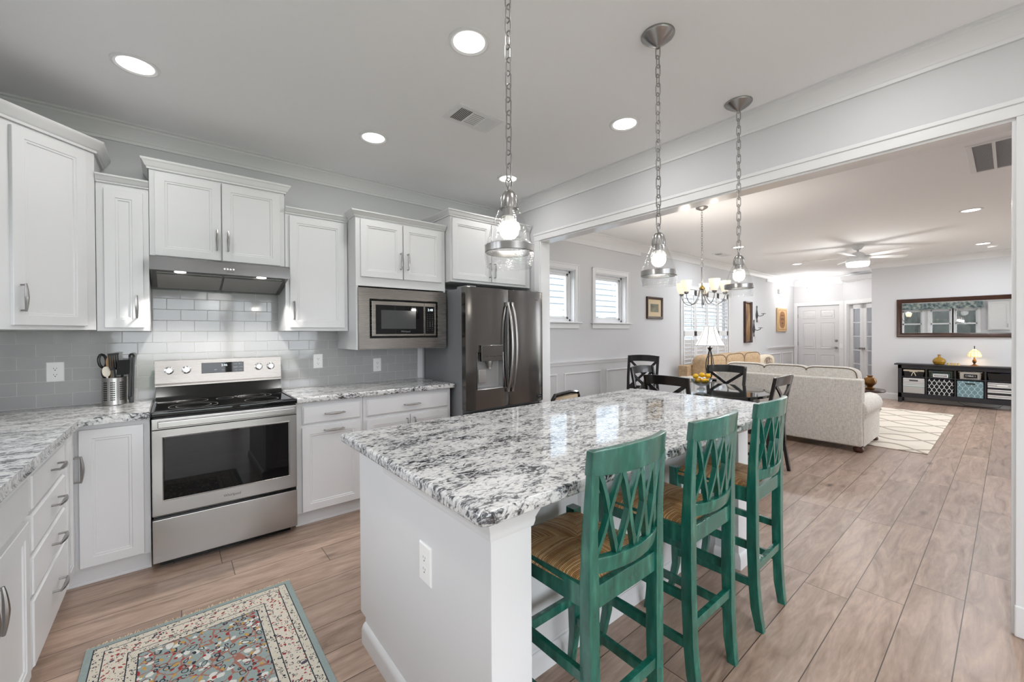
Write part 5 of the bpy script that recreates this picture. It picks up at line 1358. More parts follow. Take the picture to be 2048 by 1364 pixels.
for k in range(5):
    a = math.radians(20 + 72 * k); u = Vector((math.cos(a), math.sin(a), 0)); c0 = Vector((cx, cy_, 0))
    pr = [(.018, 1.865), (.035, 1.83), (.055, 1.755), (.095, 1.70), (.15, 1.685), (.20, 1.71), (.232, 1.76), (.238, 1.80)]
    pts = [c0 + u * r_ + Vector((0, 0, z)) for r_, z in pr]
    # smooth
    fine = []
    for i in range(len(pts) - 1):
        p0, p1, p2, p3 = pts[max(i - 1, 0)], pts[i], pts[i + 1], pts[min(i + 2, len(pts) - 1)]
        for s in range(4):
            q_ = s / 4; fine.append(.5 * ((2 * p1) + (p2 - p0) * q_ + (2 * p0 - 5 * p1 + 4 * p2 - p3) * q_ ** 2 + (-p0 + 3 * p1 - 3 * p2 + p3) * q_ ** 3))
    fine.append(pts[-1])
    b = BM(); tube(b, fine, .0045, 8); ar = obj('arm', b, 'nickel', t)
    cc = c0 + u * .238
    b = BM(); lathe(b, [(.008, 1.795), (.022, 1.803), (.026, 1.815), (.024, 1.825)], cc, 20); obj('cup', b, 'nickel', ar)
    b = BM(); lathe(b, [(.026, 1.822), (.034, 1.835), (.046, 1.870), (.054, 1.910), (.058, 1.945), (.055, 1.945), (.050, 1.910), (.042, 1.872), (.03, 1.84)], cc, 28, cap1=False); obj('shade', b, 'frost', ar)
    point_light('chandelier_glow', cc + Vector((0, 0, 1.93)), 4, .03, (1, .95, .88))

# ceiling fan
fx, fy = 8.61, 1.58
t = thing('ceiling_fan', 'white five-blade ceiling fan with drum light', 'ceiling fan', (fx, fy, CZ))
b = BM(); lathe(b, [(.085, CZ), (.082, CZ - .02), (.05, CZ - .075), (.02, CZ - .085), (.015, CZ - .09), (.015, 2.66)], (fx, fy, 0), 28); obj('canopy', b, 'fancan', t)
b = BM(); lathe(b, [(.03, 2.665), (.06, 2.655), (.10, 2.62), (.125, 2.57), (.15, 2.535), (.155, 2.50), (.15, 2.495)], (fx, fy, 0), 36); obj('motor_housing', b, 'fancan', t)
b = BM(); lathe(b, [(.152, 2.497), (.150, 2.455), (.138, 2.432), (.08, 2.428)], (fx, fy, 0), 36); obj('drum_light', b, 'frostwhite', t)
for k in range(5):
    a = math.radians(245 + 72 * k); b = BM()
    o_ = [(.12, -.035), (.22, -.05), (.45, -.068), (.66, -.072), (.735, -.05), (.75, 0), (.735, .045), (.66, .06), (.45, .058), (.22, .045), (.12, .035)]
    prism(b, o_, -.004, .004, .002, 1)
    xform(b, 0, Matrix.Translation((fx, fy, 2.585)) @ Matrix.Rotation(a, 4, 'Z') @ Matrix.Rotation(math.radians(-11), 4, 'X')); obj('blade', b, 'fancan', t)
l = bpy.data.lights.new('fan_light', 'POINT'); l.energy = 24; l.color = (1, .985, .97); l.shadow_soft_size = .15
lo = bpy.data.objects.new('fan_light', l); C.objects.link(lo); lo.location = (fx, fy, 2.36)
# entry light
ex, ey = 12.25, 3.24
t = thing('entry_light', 'white glass bowl ceiling light by the front door', 'ceiling light', (ex, ey, CZ))
b = BM(); lathe(b, [(.07, CZ), (.066, CZ - .015), (.03, CZ - .03), (.008, CZ - .035), (.008, 2.60)], (ex, ey, 0), 24)
for k in range(3):
    a = 2 * PI * k / 3; tube(b, [(ex + .02 * math.cos(a), ey + .02 * math.sin(a), 2.74), (ex + .14 * math.cos(a), ey + .14 * math.sin(a), 2.625)], .004, 6)
obj('canopy', b, 'nickel', t)
b = BM(); lathe(b, [(.215, 2.635), (.20, 2.628), (.165, 2.585), (.11, 2.53), (.05, 2.495), (.01, 2.487)], (ex, ey, 0), 36, cap0=False); obj('glass_bowl', b, 'frostwhite', t)
b = BM(); lathe(b, [(.014, 2.49), (.012, 2.475), (.003, 2.455)], (ex, ey, 0), 14); obj('finial', b, 'nickel', t)
l = bpy.data.lights.new('entry_glow', 'POINT'); l.energy = 7; l.color = (1, .975, .95); l.shadow_soft_size = .1
lo = bpy.data.objects.new('entry_glow', l); C.objects.link(lo); lo.location = (ex, ey, 2.70)

point_light('entry_glow_below', (ex, ey, 2.36), 17, .12)
# ================================================================== dining
tx, ty = 4.52, 2.12
t = thing('dining_table', 'round black glossy dining table under the chandelier', 'table', (tx, ty, 0))
M['tabletop'] = mat('black_polished_top', (18, 17, 17), 0.06, coat=0.5)
b = BM(); lathe(b, [(.60, .722), (.615, .726), (.615, .744), (.608, .75), (.001, .75)], (tx, ty, 0), 72); obj('table_top', b, 'tabletop', t)
b = BM(); lathe(b, [(.50, .65), (.50, .722)], (tx, ty, 0), 48); obj('apron', b, 'blackwood', t)
b = BM(); lathe(b, [(.10, .66), (.07, .60), (.055, .50), (.08, .38), (.09, .28), (.06, .2), (.08, .12)], (tx, ty, 0), 28); obj('pedestal', b, 'blackwood', t)
for k in range(4):
    a = PI / 4 + PI / 2 * k; b = BM(); u = Vector((math.cos(a), math.sin(a), 0)); c0 = Vector((tx, ty, 0))
    tube(b, [c0 + u * .05 + Vector((0, 0, .22)), c0 + u * .18 + Vector((0, 0, .17)), c0 + u * .27 + Vector((0, 0, .06)), c0 + u * .33 + Vector((0, 0, .022))], [.04, .036, .03, .022], 10); obj('foot', b, 'blackwood', t)
def make_chair(label, rise=0.0, seatm='blackwood', group='black cross-back dining chairs'):
    t = thing('dining_chair', label, 'chair', (0, 0, 0), group)
    H_ = .95 + rise
    for sx in (-1, 1):
        b = BM(); pts = [(sx * .205, -.255, 0), (sx * .205, -.215, .25), (sx * .205, -.205, .46), (sx * .210, -.225, .70), (sx * .215, -.275, H_)]
        for i in range(4): bar(b, pts[i], pts[i + 1], .034, .030, (0, 1, 0), .004)
        obj('back_leg', b, 'blackwood', t)
        b = BM(); tube(b, [(sx * .20, .20, 0), (sx * .20, .195, .25), (sx * .195, .19, .45)], [.015, .019, .022], 4); obj('front_leg', b, 'blackwood', t)
    b = BM(); prism(b, [(-.215, -.21), (.215, -.21), (.23, .22), (-.23, .22)], .44, .468, .008); obj('seat', b, seatm, t)
    b = BM(); bar(b, (-.19, -.195, .42), (.19, -.195, .42), .02, .05); bar(b, (-.19, .185, .42), (.19, .185, .42), .02, .05)
    for sx in (-1, 1): bar(b, (sx * .20, -.19, .42), (sx * .195, .185, .42), .02, .05); bar(b, (sx * .205, -.21, .20), (sx * .20, .19, .20), .018, .025)
    obj('seat_frame', b, 'blackwood', t)
    def rl(z0, z1, th, bow):
        b = BM(); n = 12; P_ = []
        for i in range(n + 1):
            u = -1 + 2 * i / n; x = u * .222; 
            def yy(z): return -.225 - (z - .70) / (H_ - .70) * .05 - bow * (1 - u * u)
            za, zb = z0 + .008 * (1 - u * u), z1 + .012 * (1 - u * u)
            P_.append([b.verts.new((x, yy(za) - th / 2, za)), b.verts.new((x, yy(za) + th / 2, za)), b.verts.new((x, yy(zb) + th / 2, zb)), b.verts.new((x, yy(zb) - th / 2, zb))])
        for i in range(n):
            for k in range(4): b.faces.new((P_[i][k], P_[i][(k + 1) % 4], P_[i + 1][(k + 1) % 4], P_[i + 1][k]))
        b.faces.new(P_[0]); b.faces.new(P_[-1]); return b
    obj('top_rail', rl(H_ - .085, H_, .022, .03), 'blackwood', t)
    obj('lower_rail', rl(.56, .60, .020, .02), 'blackwood', t)
    b = BM()
    def yb(z): return -.225 - (z - .70) / (H_ - .70) * .05 - .012
    for sg in (-1, 1):
        pts = []
        for i in range(7):
            s = i / 6; z = .59 + (H_ - .08 - .59) * s; x = sg * (-.19 + .38 * s); pts.append(Vector((x, yb(z) - .018 * (1 - (2 * s - 1) ** 2), z)))
        for i in range(6): bar(b, pts[i], pts[i + 1] + (pts[i + 1] - pts[i]).normalized() * .004, .034, .014, (0, 1, 0))
    obj('cross_brace', b, 'blackwood', t)
    return t
def put(o, x, y, fx_, fy_):          # chair seat centre and the point it faces
    o.location = (x, y, 0); o.rotation_euler = (0, 0, math.atan2(fy_ - y, fx_ - x) - PI / 2)
ch = make_chair('black cross-back chair between the island and the round table')
put(ch, 3.92, 2.11, 4.52, 2.12)
def dch(label, x, y, fx_, fy_):
    o = dup(ch, (0, 0, 0), 0, label); put(o, x, y, fx_, fy_)
dch('black cross-back chair beyond the table, in front of the grey sofa', 5.08, 2.24, 4.55, 2.19)
dch('black cross-back chair at the table, right beside the far stool', 4.47, 1.64, 4.47, 2.12)
dch('black cross-back chair at the far side of the table by the exterior wall', 4.52, 2.66, 4.50, 2.12)
ch2 = make_chair('taller dark brown cross-back chair standing against the wainscot', .09)
put(ch2, 4.96, 3.32, 4.36, 3.22)
t = thing('armchair', 'black-framed seat with beige upholstery against the dining wall', 'chair', (3.35, 3.45, 0))
b = BM(); tube(b, [(3.12, 3.10, .0), (3.12, 3.10, .66), (3.15, 3.10, .70), (3.40, 3.12, .715), (3.55, 3.14, .70), (3.565, 3.14, .66), (3.565, 3.14, 0)], .024, 8)
tube(b, [(3.12, 3.62, .0), (3.12, 3.62, .66), (3.15, 3.62, .70), (3.55, 3.62, .70), (3.565, 3.62, .66), (3.565, 3.62, 0)], .022, 8); bar(b, (3.12, 3.10, .40), (3.12, 3.62, .40), .03, .05); bar(b, (3.565, 3.14, .40), (3.565, 3.62, .40), .03, .05); bar(b, (3.12, 3.10, .40), (3.565, 3.14, .40), .03, .05); obj('frame', b, 'blackwood', t)
b = BM(); box(b, 3.14, 3.545, 3.12, 3.63, .42, .52, .02); obj('seat', b, 'beigeseat', t)
b = BM(); box(b, 3.15, 3.54, 3.118, 3.145, .52, .685, .01); obj('side_panel', b, 'beigeseat', t)
# bowl with lemons
bx, by = 4.46, 2.15
t = thing('fruit_bowl', 'cut crystal footed bowl of lemons on the round table', 'bowl', (bx, by, .75))
b = BM(); lathe(b, [(.048, .751), (.046, .758), (.022, .768), (.020, .782), (.045, .790), (.085, .812), (.104, .845), (.110, .862), (.106, .862), (.098, .842), (.078, .816), (.04, .797), (.002, .794)], (bx, by, 0), 32, cap1=False); obj('body', b, 'crystal', t)
for i, (dx, dy, z, rz, lb) in enumerate(((-.040, .028, .840, .3, 'lemon low on the left of the crystal bowl'), (.040, -.030, .840, 1.2, 'lemon low on the right of the crystal bowl'), (.034, .040, .842, 2.2, 'lemon low at the back of the crystal bowl'), (-.034, -.040, .842, .9, 'lemon at the front of the crystal bowl'), (-.058, .036, .893, 1.0, 'lemon topping the heap on its left'), (.002, -.004, .905, 1.0, 'lemon topping the heap in the middle'), (.060, -.042, .893, 1.0, 'lemon topping the heap on its right'))):
    b = BM(); superell(b, (0, 0, 0), .036, .0275, .0275, 1, 1, 18, 12)
    for s in (-1, 1): superell(b, (s * .036, 0, 0), .008, .008, .008, 1, 1, 8, 6)
    o = one('lemon', b, 'yellow', lb, 'lemon', (0, 0, 0), 'lemons in the bowl'); o.location = (bx + dx, by + dy, z); o.rotation_euler = (0, .1, rz)
# pictures on the exterior wall
def framed(name, label, x0, x1, z0, z1, fw, depth, mats, cat='picture', y=NY):
    t = thing(name, label, cat, ((x0 + x1) / 2, y, (z0 + z1) / 2))
    b = BM(); ringloops(b, (x0, y - .001, z0), FX, (0, 0, 1), FN, x1 - x0, z1 - z0, [(0, 0), (0, depth * .8), (.006, depth), (fw * .6, depth * .9), (fw, depth * .5), (fw, depth * .3)], True, False); obj('frame', b, mats[0], t)
    if mats[1]:
        b = BM(); box(b, x0 + fw - .002, x1 - fw + .002, y - depth * .3, y - .002, z0 + fw - .002, z1 - fw + .002); obj('mat_board', b, mats[1], t)
    ins = fw + (.075 if mats[1] else 0)
    b = BM(); box(b, x0 + ins, x1 - ins, y - depth * .35, y - depth * .3 + .0002, z0 + ins, z1 - ins); obj('picture', b, mats[2], t)
framed('framed_picture', 'small dark-framed antique print right of the dining windows', 5.975, 6.45, 1.60, 1.965, .04, .03, ('brownframe', 'cream', 'print'))
framed('wood_picture', 'tall narrow dark-framed weathered wood panel beyond the shutters', 9.83, 10.22, 1.135, 2.06, .045, .05, ('brownframe', None, 'barkpic'))
t = thing('wall_plaque', 'carved pale wood family name plaque in the entry', 'plaque', (12.18, NY, 1.685))
b = BM(); box(b, 11.84, 12.53, NY - .035, NY - .001, 1.385, 1.985, .006); obj('board', b, 'cutting', t)
M['engraved'] = mat('engraved_wood', (150, 104, 62), .6)
b = BM(); ringloops(b, (11.90, NY - .036, 1.43), FX, (0, 0, 1), FN, .57, .51, [(0, 0), (.0, .001), (.012, .001), (.012, 0)], False, False)
vs = [b.verts.new((12.185 + .20 * math.copysign(abs(math.cos(a)) ** .7, math.cos(a)), NY - .0362, 1.685 + .215 * math.copysign(abs(math.sin(a)) ** .7, math.sin(a)))) for a in [2 * PI * i / 40 for i in range(40)]]; b.faces.new(vs)
obj('engraving', b, 'engraved', t)
for s_, z, tx_ in ((.055, 1.80, 'bless this'), (.085, 1.70, 'HOME'), (.045, 1.60, 'family')): text('lettering', tx_, s_, (12.185, NY - .037, z), RS, 'brownframe', t)
for i, (x, z) in enumerate(((10.57, 1.79), (10.39, 1.46))):
    t = thing('wall_hook', ('black iron scroll sconce, upper of two beside the tall panel', 'black iron scroll sconce, lower of two beside the tall panel')[i], 'sconce', (x, NY, z), 'iron scroll sconces')
    b = BM(); y = NY - .012
    tube(b, [(x, y, z - .17), (x, y, z + .17)], .009, 6); superell(b, (x, y, z + .17), .012, .012, .03, 1, 1, 8, 6); superell(b, (x, y, z - .17), .012, .012, .025, 1, 1, 8, 6)
    for s in (-1, 1):
        tube(b, [(x + s * .05 * math.sin(PI * k / 10) * (1 + .3 * math.sin(2 * PI * k / 10)), y, z - .12 + .024 * k) for k in range(11)], .006, 6)
    obj('backplate', b, 'iron', t)
    b = BM(); tube(b, [(x, y, z - .02), (x, y - .06, z - .05), (x, y - .13, z - .03), (x, y - .14, z + .0)], .007, 6); lathe(b, [(.012, 0), (.045, .004), (.048, .012)], (x, y - .14, z), 16); obj('arm', b, 'iron', t)
t = thing('door_chime', 'white door chime box high on the entry wall', 'door chime', (12.07, NY, 2.41))
b = BM(); box(b, 11.96, 12.18, NY - .05, NY - .001, 2.35, 2.47, .008); obj('cover', b, 'plate', t); b = BM(); box(b, 12.0, 12.14, NY - .053, NY - .049, 2.37, 2.39, .001); obj('grille', b, 'greyplastic', t)

# ================================================================== living room
# near sofa, its back to the kitchen
S0, SA, SB = 5.93, 1.045, 2.66
t = thing('sofa', 'grey-beige sofa with its back to the kitchen', 'sofa', (6.4, 1.85, 0), 'rolled-arm sofas')
b = BM(); box(b, S0 + .06, S0 + .90, SA + .02, SB - .02, .078, .40, .02); obj('base', b, 'sofa', t)
b = BM(); n0 = len(b.verts); box(b, S0, S0 + .17, SA + .01, SB - .01, .07, .83, .018, 3)
for v in b.verts:
    if v.co.z > .5: v.co.x += -.0 + (.83 - v.co.z) * 0
obj('back_frame', b, 'sofa', t)
for ya, nm in ((SA - .03, 'arm'), (SB - .20, 'arm')):
    b = BM(); pr = []
    cyr = ya + .115
    out = [(cyr - .085, .07), (cyr - .085, .36)] + [(cyr - .115 + .115 - .118 * math.cos(a), .48 + .118 * math.sin(a)) for a in [(-.75 + (PI + 1.5) * i / 16) for i in range(17)]] + [(cyr + .085, .36), (cyr + .085, .07)]
    A = [b.verts.new((S0 + .06, y, z)) for y, z in out]; B = [b.verts.new((S0 + .93, y, z)) for y, z in out]; k = len(out)
    fa = b.faces.new(A); fb = b.faces.new(list(reversed(B)))
    for i in range(k): b.faces.new((A[i], B[i], B[(i + 1) % k], A[(i + 1) % k]))
    bmesh.ops.bevel(b, geom=list(fa.edges) + list(fb.edges), offset=.02, segments=3, profile=.5, affect='EDGES')
    obj('arm', b, 'sofa', t)
for k in range(3):
    y = SA + .10 + (SB - SA - .2) * (k + .5) / 3
    b = BM(); superell(b, (0, 0, 0), .145, (SB - SA - .06) / 6 + .012, .235, .35, .35, 32, 18, Matrix.Rotation(math.radians(8), 3, 'Y')); xform(b, 0, Matrix.Translation((S0 + .255, y, .715))); c = obj('back_cushion', b, 'sofa', t)
    b = BM(); hw = (SB - SA - .06) / 6 + .010; pts = []
    for i in range(40):
        a = 2 * PI * i / 40; pts.append((S0 + .155, y + hw * math.copysign(abs(math.cos(a)) ** .35, math.cos(a)) * .96, .715 + .225 * math.copysign(abs(math.sin(a)) ** .35, math.sin(a))))
    tube(b, pts, .006, 6, False, True); obj('piping', b, 'piping', c)
    b = BM(); box(b, S0 + .33, S0 + .92, y - hw, y + hw, .40, .53, .04, 4); obj('seat_cushion', b, 'sofa', t)
for x, y in ((S0 + .07, SA + .05), (S0 + .85, SA + .05), (S0 + .07, SB - .06), (S0 + .85, SB - .06)):
    b = BM(); zf = .0105 if x > 6.4 else 0; lathe(b, [(.035, zf), (.05, .018), (.052, .035), (.04, .06), (.045, .078)], (x, y, 0), 20); obj('bun_foot', b, 'woodfoot', t)
# tan sofa along the exterior wall
t = thing('sofa', 'tan tufted sofa below the shuttered window', 'sofa', (8.2, 3.3, 0), 'rolled-arm sofas')
W0, W1, WC = 6.75, 10.6, 9.35
b = BM(); box(b, W0 + .1, W1 - .1, 2.85, 3.68, .08, .42, .02); obj('base', b, 'tansofa', t)
b = BM(); box(b, W0 + .05, W1 - .05, 3.52, 3.70, .08, .80, .03); obj('back_frame', b, 'tansofa', t)
for xa in (W0, W1 - .22):
    b = BM(); box(b, xa, xa + .22, 2.85, 3.66, .08, .62, .05, 4); obj('arm', b, 'sofa', t)
for k in range(3):
    xm = W0 + .2 + (WC - W0 - .2) * (k + .5) / 3
    b = BM(); superell(b, (xm, 3.40, .72), (WC - W0 - .2) / 6 + .02, .15, .26, .45, .4, 32, 16); c = obj('back_cushion', b, 'tansofa', t)
    b = BM(); tube(b, [(xm + ((WC - W0 - .2) / 6) * math.copysign(abs(math.cos(a)) ** .4, math.cos(a)) * .98, 3.285, .72 + .25 * math.copysign(abs(math.sin(a)) ** .45, math.sin(a))) for a in [2 * PI * i / 40 for i in range(40)]], .006, 6, False, True); obj('piping', b, 'piping', c)
    b = BM(); box(b, xm - (WC - W0 - .2) / 6 + .01, xm + (WC - W0 - .2) / 6 - .01, 2.84, 3.30, .42, .55, .04, 4); obj('seat_cushion', b, 'tansofa', t)
b = BM(); box(b, WC + .01, W1 - .23, 2.84, 3.50, .42, .55, .04, 4); obj('seat_cushion', b, 'tansofa', t)
for x in (W0 + .08, W1 - .08):
    for y in (2.92, 3.6):
        b = BM(); lathe(b, [(.035, 0), (.05, .02), (.045, .08)], (x, y, 0), 16); obj('bun_foot', b, 'woodfoot', t)
M['pillowpat'] = noisepic('printed_medallion', [(0.40, (198, 182, 158)), (0.5, (150, 132, 118)), (0.62, (122, 104, 94))], 14, 3)
t = thing('throw_pillow', 'cream lumbar pillow with a brown medallion on the tan sofa', 'pillow', (9.86, 3.36, .56))
b = BM(); superell(b, (9.86, 3.39, .725), .44, .09, .165, .8, .35, 32, 14); M['creampillow'] = fabric('cream_pillow_fabric', (206, 192, 168), (226, 214, 194), 90); obj('cover', b, 'creampillow', t)
b = BM(); superell(b, (9.86, 3.303, .725), .25, .010, .115, 1, 1, 28, 10); obj('medallion', b, 'pillowpat', t)
# end table, lamp, books
t = thing('end_table', 'dark end table between the two sofas', 'side table', (6.24, 2.98, 0))
b = BM(); box(b, 5.98, 6.50, 2.74, 3.22, .575, .60, .006); obj('table_top', b, 'blackwood', t)
for x in (6.02, 6.46):
    for y in (2.78, 3.18):
        b = BM(); box(b, x - .02, x + .02, y - .02, y + .02, 0, .575, .004); obj('leg', b, 'blackwood', t)
b = BM(); box(b, 6.0, 6.48, 2.76, 3.20, .2, .22, .003); obj('shelf', b, 'blackwood', t)
lx, ly = 6.20, 2.86
t = thing('table_lamp', 'black cage-base lamp with white bell shade behind the dining chair', 'lamp', (lx, ly, .60))
b = BM(); lathe(b, [(.075, .60), (.07, .615), (.02, .63), (.014, .65)], (lx, ly, 0), 24)
lathe(b, [(.012, .65), (.02, .67), (.012, .70)], (lx, ly, 0), 16)
for k in range(6):
    a = 2 * PI * k / 6; tube(b, [(lx + r_ * math.cos(a), ly + r_ * math.sin(a), z) for r_, z in ((.012, .69), (.045, .76), (.055, .86), (.040, .98), (.018, 1.07), (.012, 1.10))], .005, 6)
lathe(b, [(.012, 1.09), (.035, 1.135), (.04, 1.145), (.012, 1.15), (.006, 1.20)], (lx, ly, 0), 20); obj('base', b, 'blackgloss', t)
b = BM(); lathe(b, [(.205, 1.175), (.165, 1.245), (.125, 1.33), (.098, 1.41), (.085, 1.455)], (lx, ly, 0), 32, cap0=False, cap1=False); sh_ = obj('lamp_shade', b, 'lampshade', t)
b = BM()
for k in range(8):
    a = 2 * PI * (k + .3) / 8; tube(b, [(lx + r_ * math.cos(a), ly + r_ * math.sin(a), z) for r_, z in ((.206, 1.175), (.166, 1.245), (.126, 1.33), (.099, 1.41), (.086, 1.455))], .003, 5)
tube(b, [(lx + .206 * math.cos(a), ly + .206 * math.sin(a), 1.175) for a in [2 * PI * i / 32 for i in range(32)]], .004, 5, False, True); obj('shade_ribs', b, 'greyplastic', sh_)
point_light('table_lamp_glow', (lx, ly, 1.30), 5, .04)
for i, (z, c, lb) in enumerate(((.60, 'paper', 'pale book at the bottom of the pair under the lamp'), (.632, 'blackplastic', 'dark book on top of the pair under the lamp'))):
    t = thing('book', lb, 'book', (6.33, 2.90, z), 'books on the end table')
    b = BM(); box(b, 6.29 , 6.47, 2.76, 2.98, z + .004, z + .026); obj('pages', b, 'paper', t)
    b = BM(); box(b, 6.285, 6.475, 2.755, 2.985, z, z + .004); box(b, 6.285, 6.475, 2.755, 2.985, z + .026, z + .031); box(b, 6.285, 6.289, 2.755, 2.985, z, z + .031); obj('cover', b, c, t)
# small round table beside the sofa arm
t = thing('side_table', 'small round wooden table past the sofa arm', 'side table', (7.55, 1.32, 0))
b = BM(); lathe(b, [(.20, .525), (.23, .53), (.235, .545), (.23, .56), (.001, .56)], (7.55, 1.32, 0), 36); obj('table_top', b, 'brownframe', t)
b = BM(); lathe(b, [(.14, .0105), (.13, .03), (.03, .05), (.025, .25), (.04, .35), (.025, .45), (.05, .525)], (7.55, 1.32, 0), 24); obj('pedestal', b, 'brownframe', t)
b = BM(); lathe(b, [(.05, .56), (.055, .58), (.03, .60), (.065, .64), (.075, .68), (.06, .72), (.03, .74), (.035, .755)], (7.53, 1.25, 0), 22); 
one('ornament', b, 'bronze', 'small dark bronze ornament on the round table past the sofa arm', 'ornament', (7.53, 1.25, .56))
# lattice rug
t = thing('area_rug', 'cream rug with grey lattice in the living room', 'rug', (8.1, 1.64, 0))
b = BM(); box(b, 6.44, 9.80, .578, 2.70, 0, .010, .003); obj('pile', b, 'livingrug', t)

# console
KX, KB, K0, K1 = 10.88, 11.165, 1.39, -.155
t = thing('console_table', 'long black-brown open console under the mirror', 'console', (11.02, .6, 0))
b = BM(); box(b, KX - .035, KB, K1 - .05, K0 + .05, .722, .745, .003); obj('top', b, 'consolewood', t)
b = BM(); box(b, KX + .01, KB, K1 + .02, K0 - .02, .166, .184); box(b, KX, KX + .02, K1, K0, .10, .184, .002); box(b, KX, KX + .02, K1, K0, .655, .722, .002); obj('bottom_panel', b, 'consolewood', t)
b = BM(); box(b, KX + .008, KB, K1 + .02, K0 - .02, .490, .506); obj('shelf', b, 'consolewood', t)
DIV = [1.000, .630, .271]
b = BM()
for y in DIV: box(b, KX + .004, KB, y - .010, y + .010, .184, .722)
box(b, KX + .02, KB, K0 - .055, K0 - .03, .184, .722); box(b, KX + .02, KB, K1 + .03, K1 + .055, .184, .722); obj('divider', b, 'consolewood', t)
b = BM(); box(b, KB - .006, KB, K1 + .02, K0 - .02, .184, .722); obj('back_panel', b, 'tan', t)
for x in (KX, KB - .055):
    for y in (K0 - .055, K1):
        b = BM(); box(b, x, x + .055, y, y + .055, 0, .722, .003); obj('leg', b, 'consolewood', t)
bays = [(1.010, 1.332), (.640, .990), (.281, .620), (-.098, .261)]
# cube bins
def cube_bin(label, bay, m, hm):
    y0, y1 = bay[0] + .012, bay[1] - .012
    tt = thing('storage_bin', label, 'storage bin', ((KX + KB) / 2, (y0 + y1) / 2, .185), 'fabric bins in the console')
    b = BM(); box(b, KX + .012, KB - .02, y0, y1, .186, .474, .006); obj('body', b, m, tt)
    b = BM(); ym = (y0 + y1) / 2; box(b, KX + .009, KX + .013, ym - .06, ym + .06, .420, .440, .002); obj('handle', b, hm, tt)
z0, z1 = .0, .29
def S(z): return z / .29
wh, gy, bl, tp, bk = (206, 204, 200), (130, 134, 138), (126, 160, 166), (176, 174, 170), (36, 36, 42)
M['binstripe'] = stripes('striped_fabric', [(0, tp), (S(.125), bl), (S(.137), wh), (S(.16), bl), (S(.172), wh), (S(.19), gy), (S(.20), wh), (S(.22), gy), (S(.23), wh), (S(.255), gy), (S(.263), wh)], 0, .29)
M['binstripe2'] = stripes('bold_striped_fabric', [(0, bk), (S(.02), wh), (S(.045), bk), (S(.052), wh), (S(.075), bk), (S(.115), wh), (S(.14), bk), (S(.147), wh), (S(.17), bk), (S(.205), wh), (S(.23), bk), (S(.237), wh), (S(.265), bk), (S(.272), wh)], 0, .29)
cube_bin('grey and aqua striped fabric bin at the left of the console', bays[0], 'binstripe', 'consolewood')
cube_bin('black fabric bin with white lattice in the console', bays[1], 'binblack', 'greyplastic')
cube_bin('dusty blue fabric bin with pale lattice in the console', bays[2], 'binblue', 'dark')
cube_bin('bold black and white striped fabric bin in the console', bays[3], 'binstripe2', 'plate')
M['wicker'] = mat('black_wicker', (26, 23, 22), .6, bump=1.0, bscale=160)
M['linen'] = mat('cream_liner', (206, 196, 176), .9)
M['wiregrey'] = mat('grey_green_wire', (112, 132, 128), .5)
def tray(tt, bay, h, m, inset=.02, flare=.015):
    y0, y1 = bay[0] + inset, bay[1] - inset; b = BM()
    x0_, x1_ = KX + .02, KB - .03; z0_ = .507
    out = [((x0_ + flare, y0 + flare), (x1_ - flare, y1 - flare), z0_), ((x0_, y0), (x1_, y1), z0_ + h)]
    lo_ = [b.verts.new((x, y, z0_)) for x, y in ((x0_ + flare, y0 + flare), (x1_ - flare, y0 + flare), (x1_ - flare, y1 - flare), (x0_ + flare, y1 - flare))]
    hi_ = [b.verts.new((x, y, z0_ + h)) for x, y in ((x0_, y0), (x1_, y0), (x1_, y1), (x0_, y1))]
    li_ = [b.verts.new((x, y, z0_ + h)) for x, y in ((x0_ + .008, y0 + .008), (x1_ - .008, y0 + .008), (x1_ - .008, y1 - .008), (x0_ + .008, y1 - .008))]
    fl_ = [b.verts.new((x, y, z0_ + .006)) for x, y in ((x0_ + .022, y0 + .022), (x1_ - .022, y0 + .022), (x1_ - .022, y1 - .022), (x0_ + .022, y1 - .022))]
    b.faces.new(lo_); b.faces.new(fl_)
    for A, B in ((lo_, hi_), (hi_, li_), (li_, fl_)):
        for i in range(4): b.faces.new((A[i], A[(i + 1) % 4], B[(i + 1) % 4], B[i]))
    return obj('body', b, m, tt)
def wires(tt, bay, h, m, inset=.02, flare=.015, nv=14):
    y0, y1 = bay[0] + inset, bay[1] - inset; x0_ = KX + .02; x1_ = KB - .03; b = BM(); z0_ = .510
    for k in range(4):
        s = k / 3; f = flare * (1 - s); z = z0_ + h * s
        tube(b, [(x0_ + f, y0 + f, z), (x1_ - f, y0 + f, z), (x1_ - f, y1 - f, z), (x0_ + f, y1 - f, z)], .0035 if k == 3 else .002, 5, False, True)
    for i in range(nv + 1):
        y = y0 + flare + (y1 - y0 - 2 * flare) * i / nv
        tube(b, [(x0_ + flare, y, z0_), (x0_, y, z0_ + h)], .002, 5, False); tube(b, [(x1_ - flare, y, z0_), (x1_, y, z0_ + h)], .002, 5, False); tube(b, [(x0_ + flare, y, z0_), (x1_ - flare, y, z0_)], .002, 5, False)
    return obj('wire_cage', b, m, tt)
def bmid(i): return ((KX + KB) / 2, (bays[i][0] + bays[i][1]) / 2, .506)
t = thing('basket', 'black wicker basket with cream liner and bow', 'basket', bmid(0), 'baskets on the console shelf'); tray(t, bays[0], .105, 'wicker')
b = BM(); x0_ = KX + .016; box(b, x0_, KB - .026, bays[0][0] + .014, bays[0][1] - .014, .600, .635, .012); obj('liner', b, 'linen', t)
ym = bmid(0)[1]; b = BM()
for s in (-1, 1):
    tube(b, [(x0_ - .004, ym, .60), (x0_ - .012, ym + s * .05, .622), (x0_ - .012, ym + s * .055, .598), (x0_ - .004, ym, .60)], .006, 6); tube(b, [(x0_ - .004, ym, .60), (x0_ - .008, ym + s * .018, .56), (x0_ - .008, ym + s * .03, .52)], .006, 6)
obj('bow', b, 'linen', t)
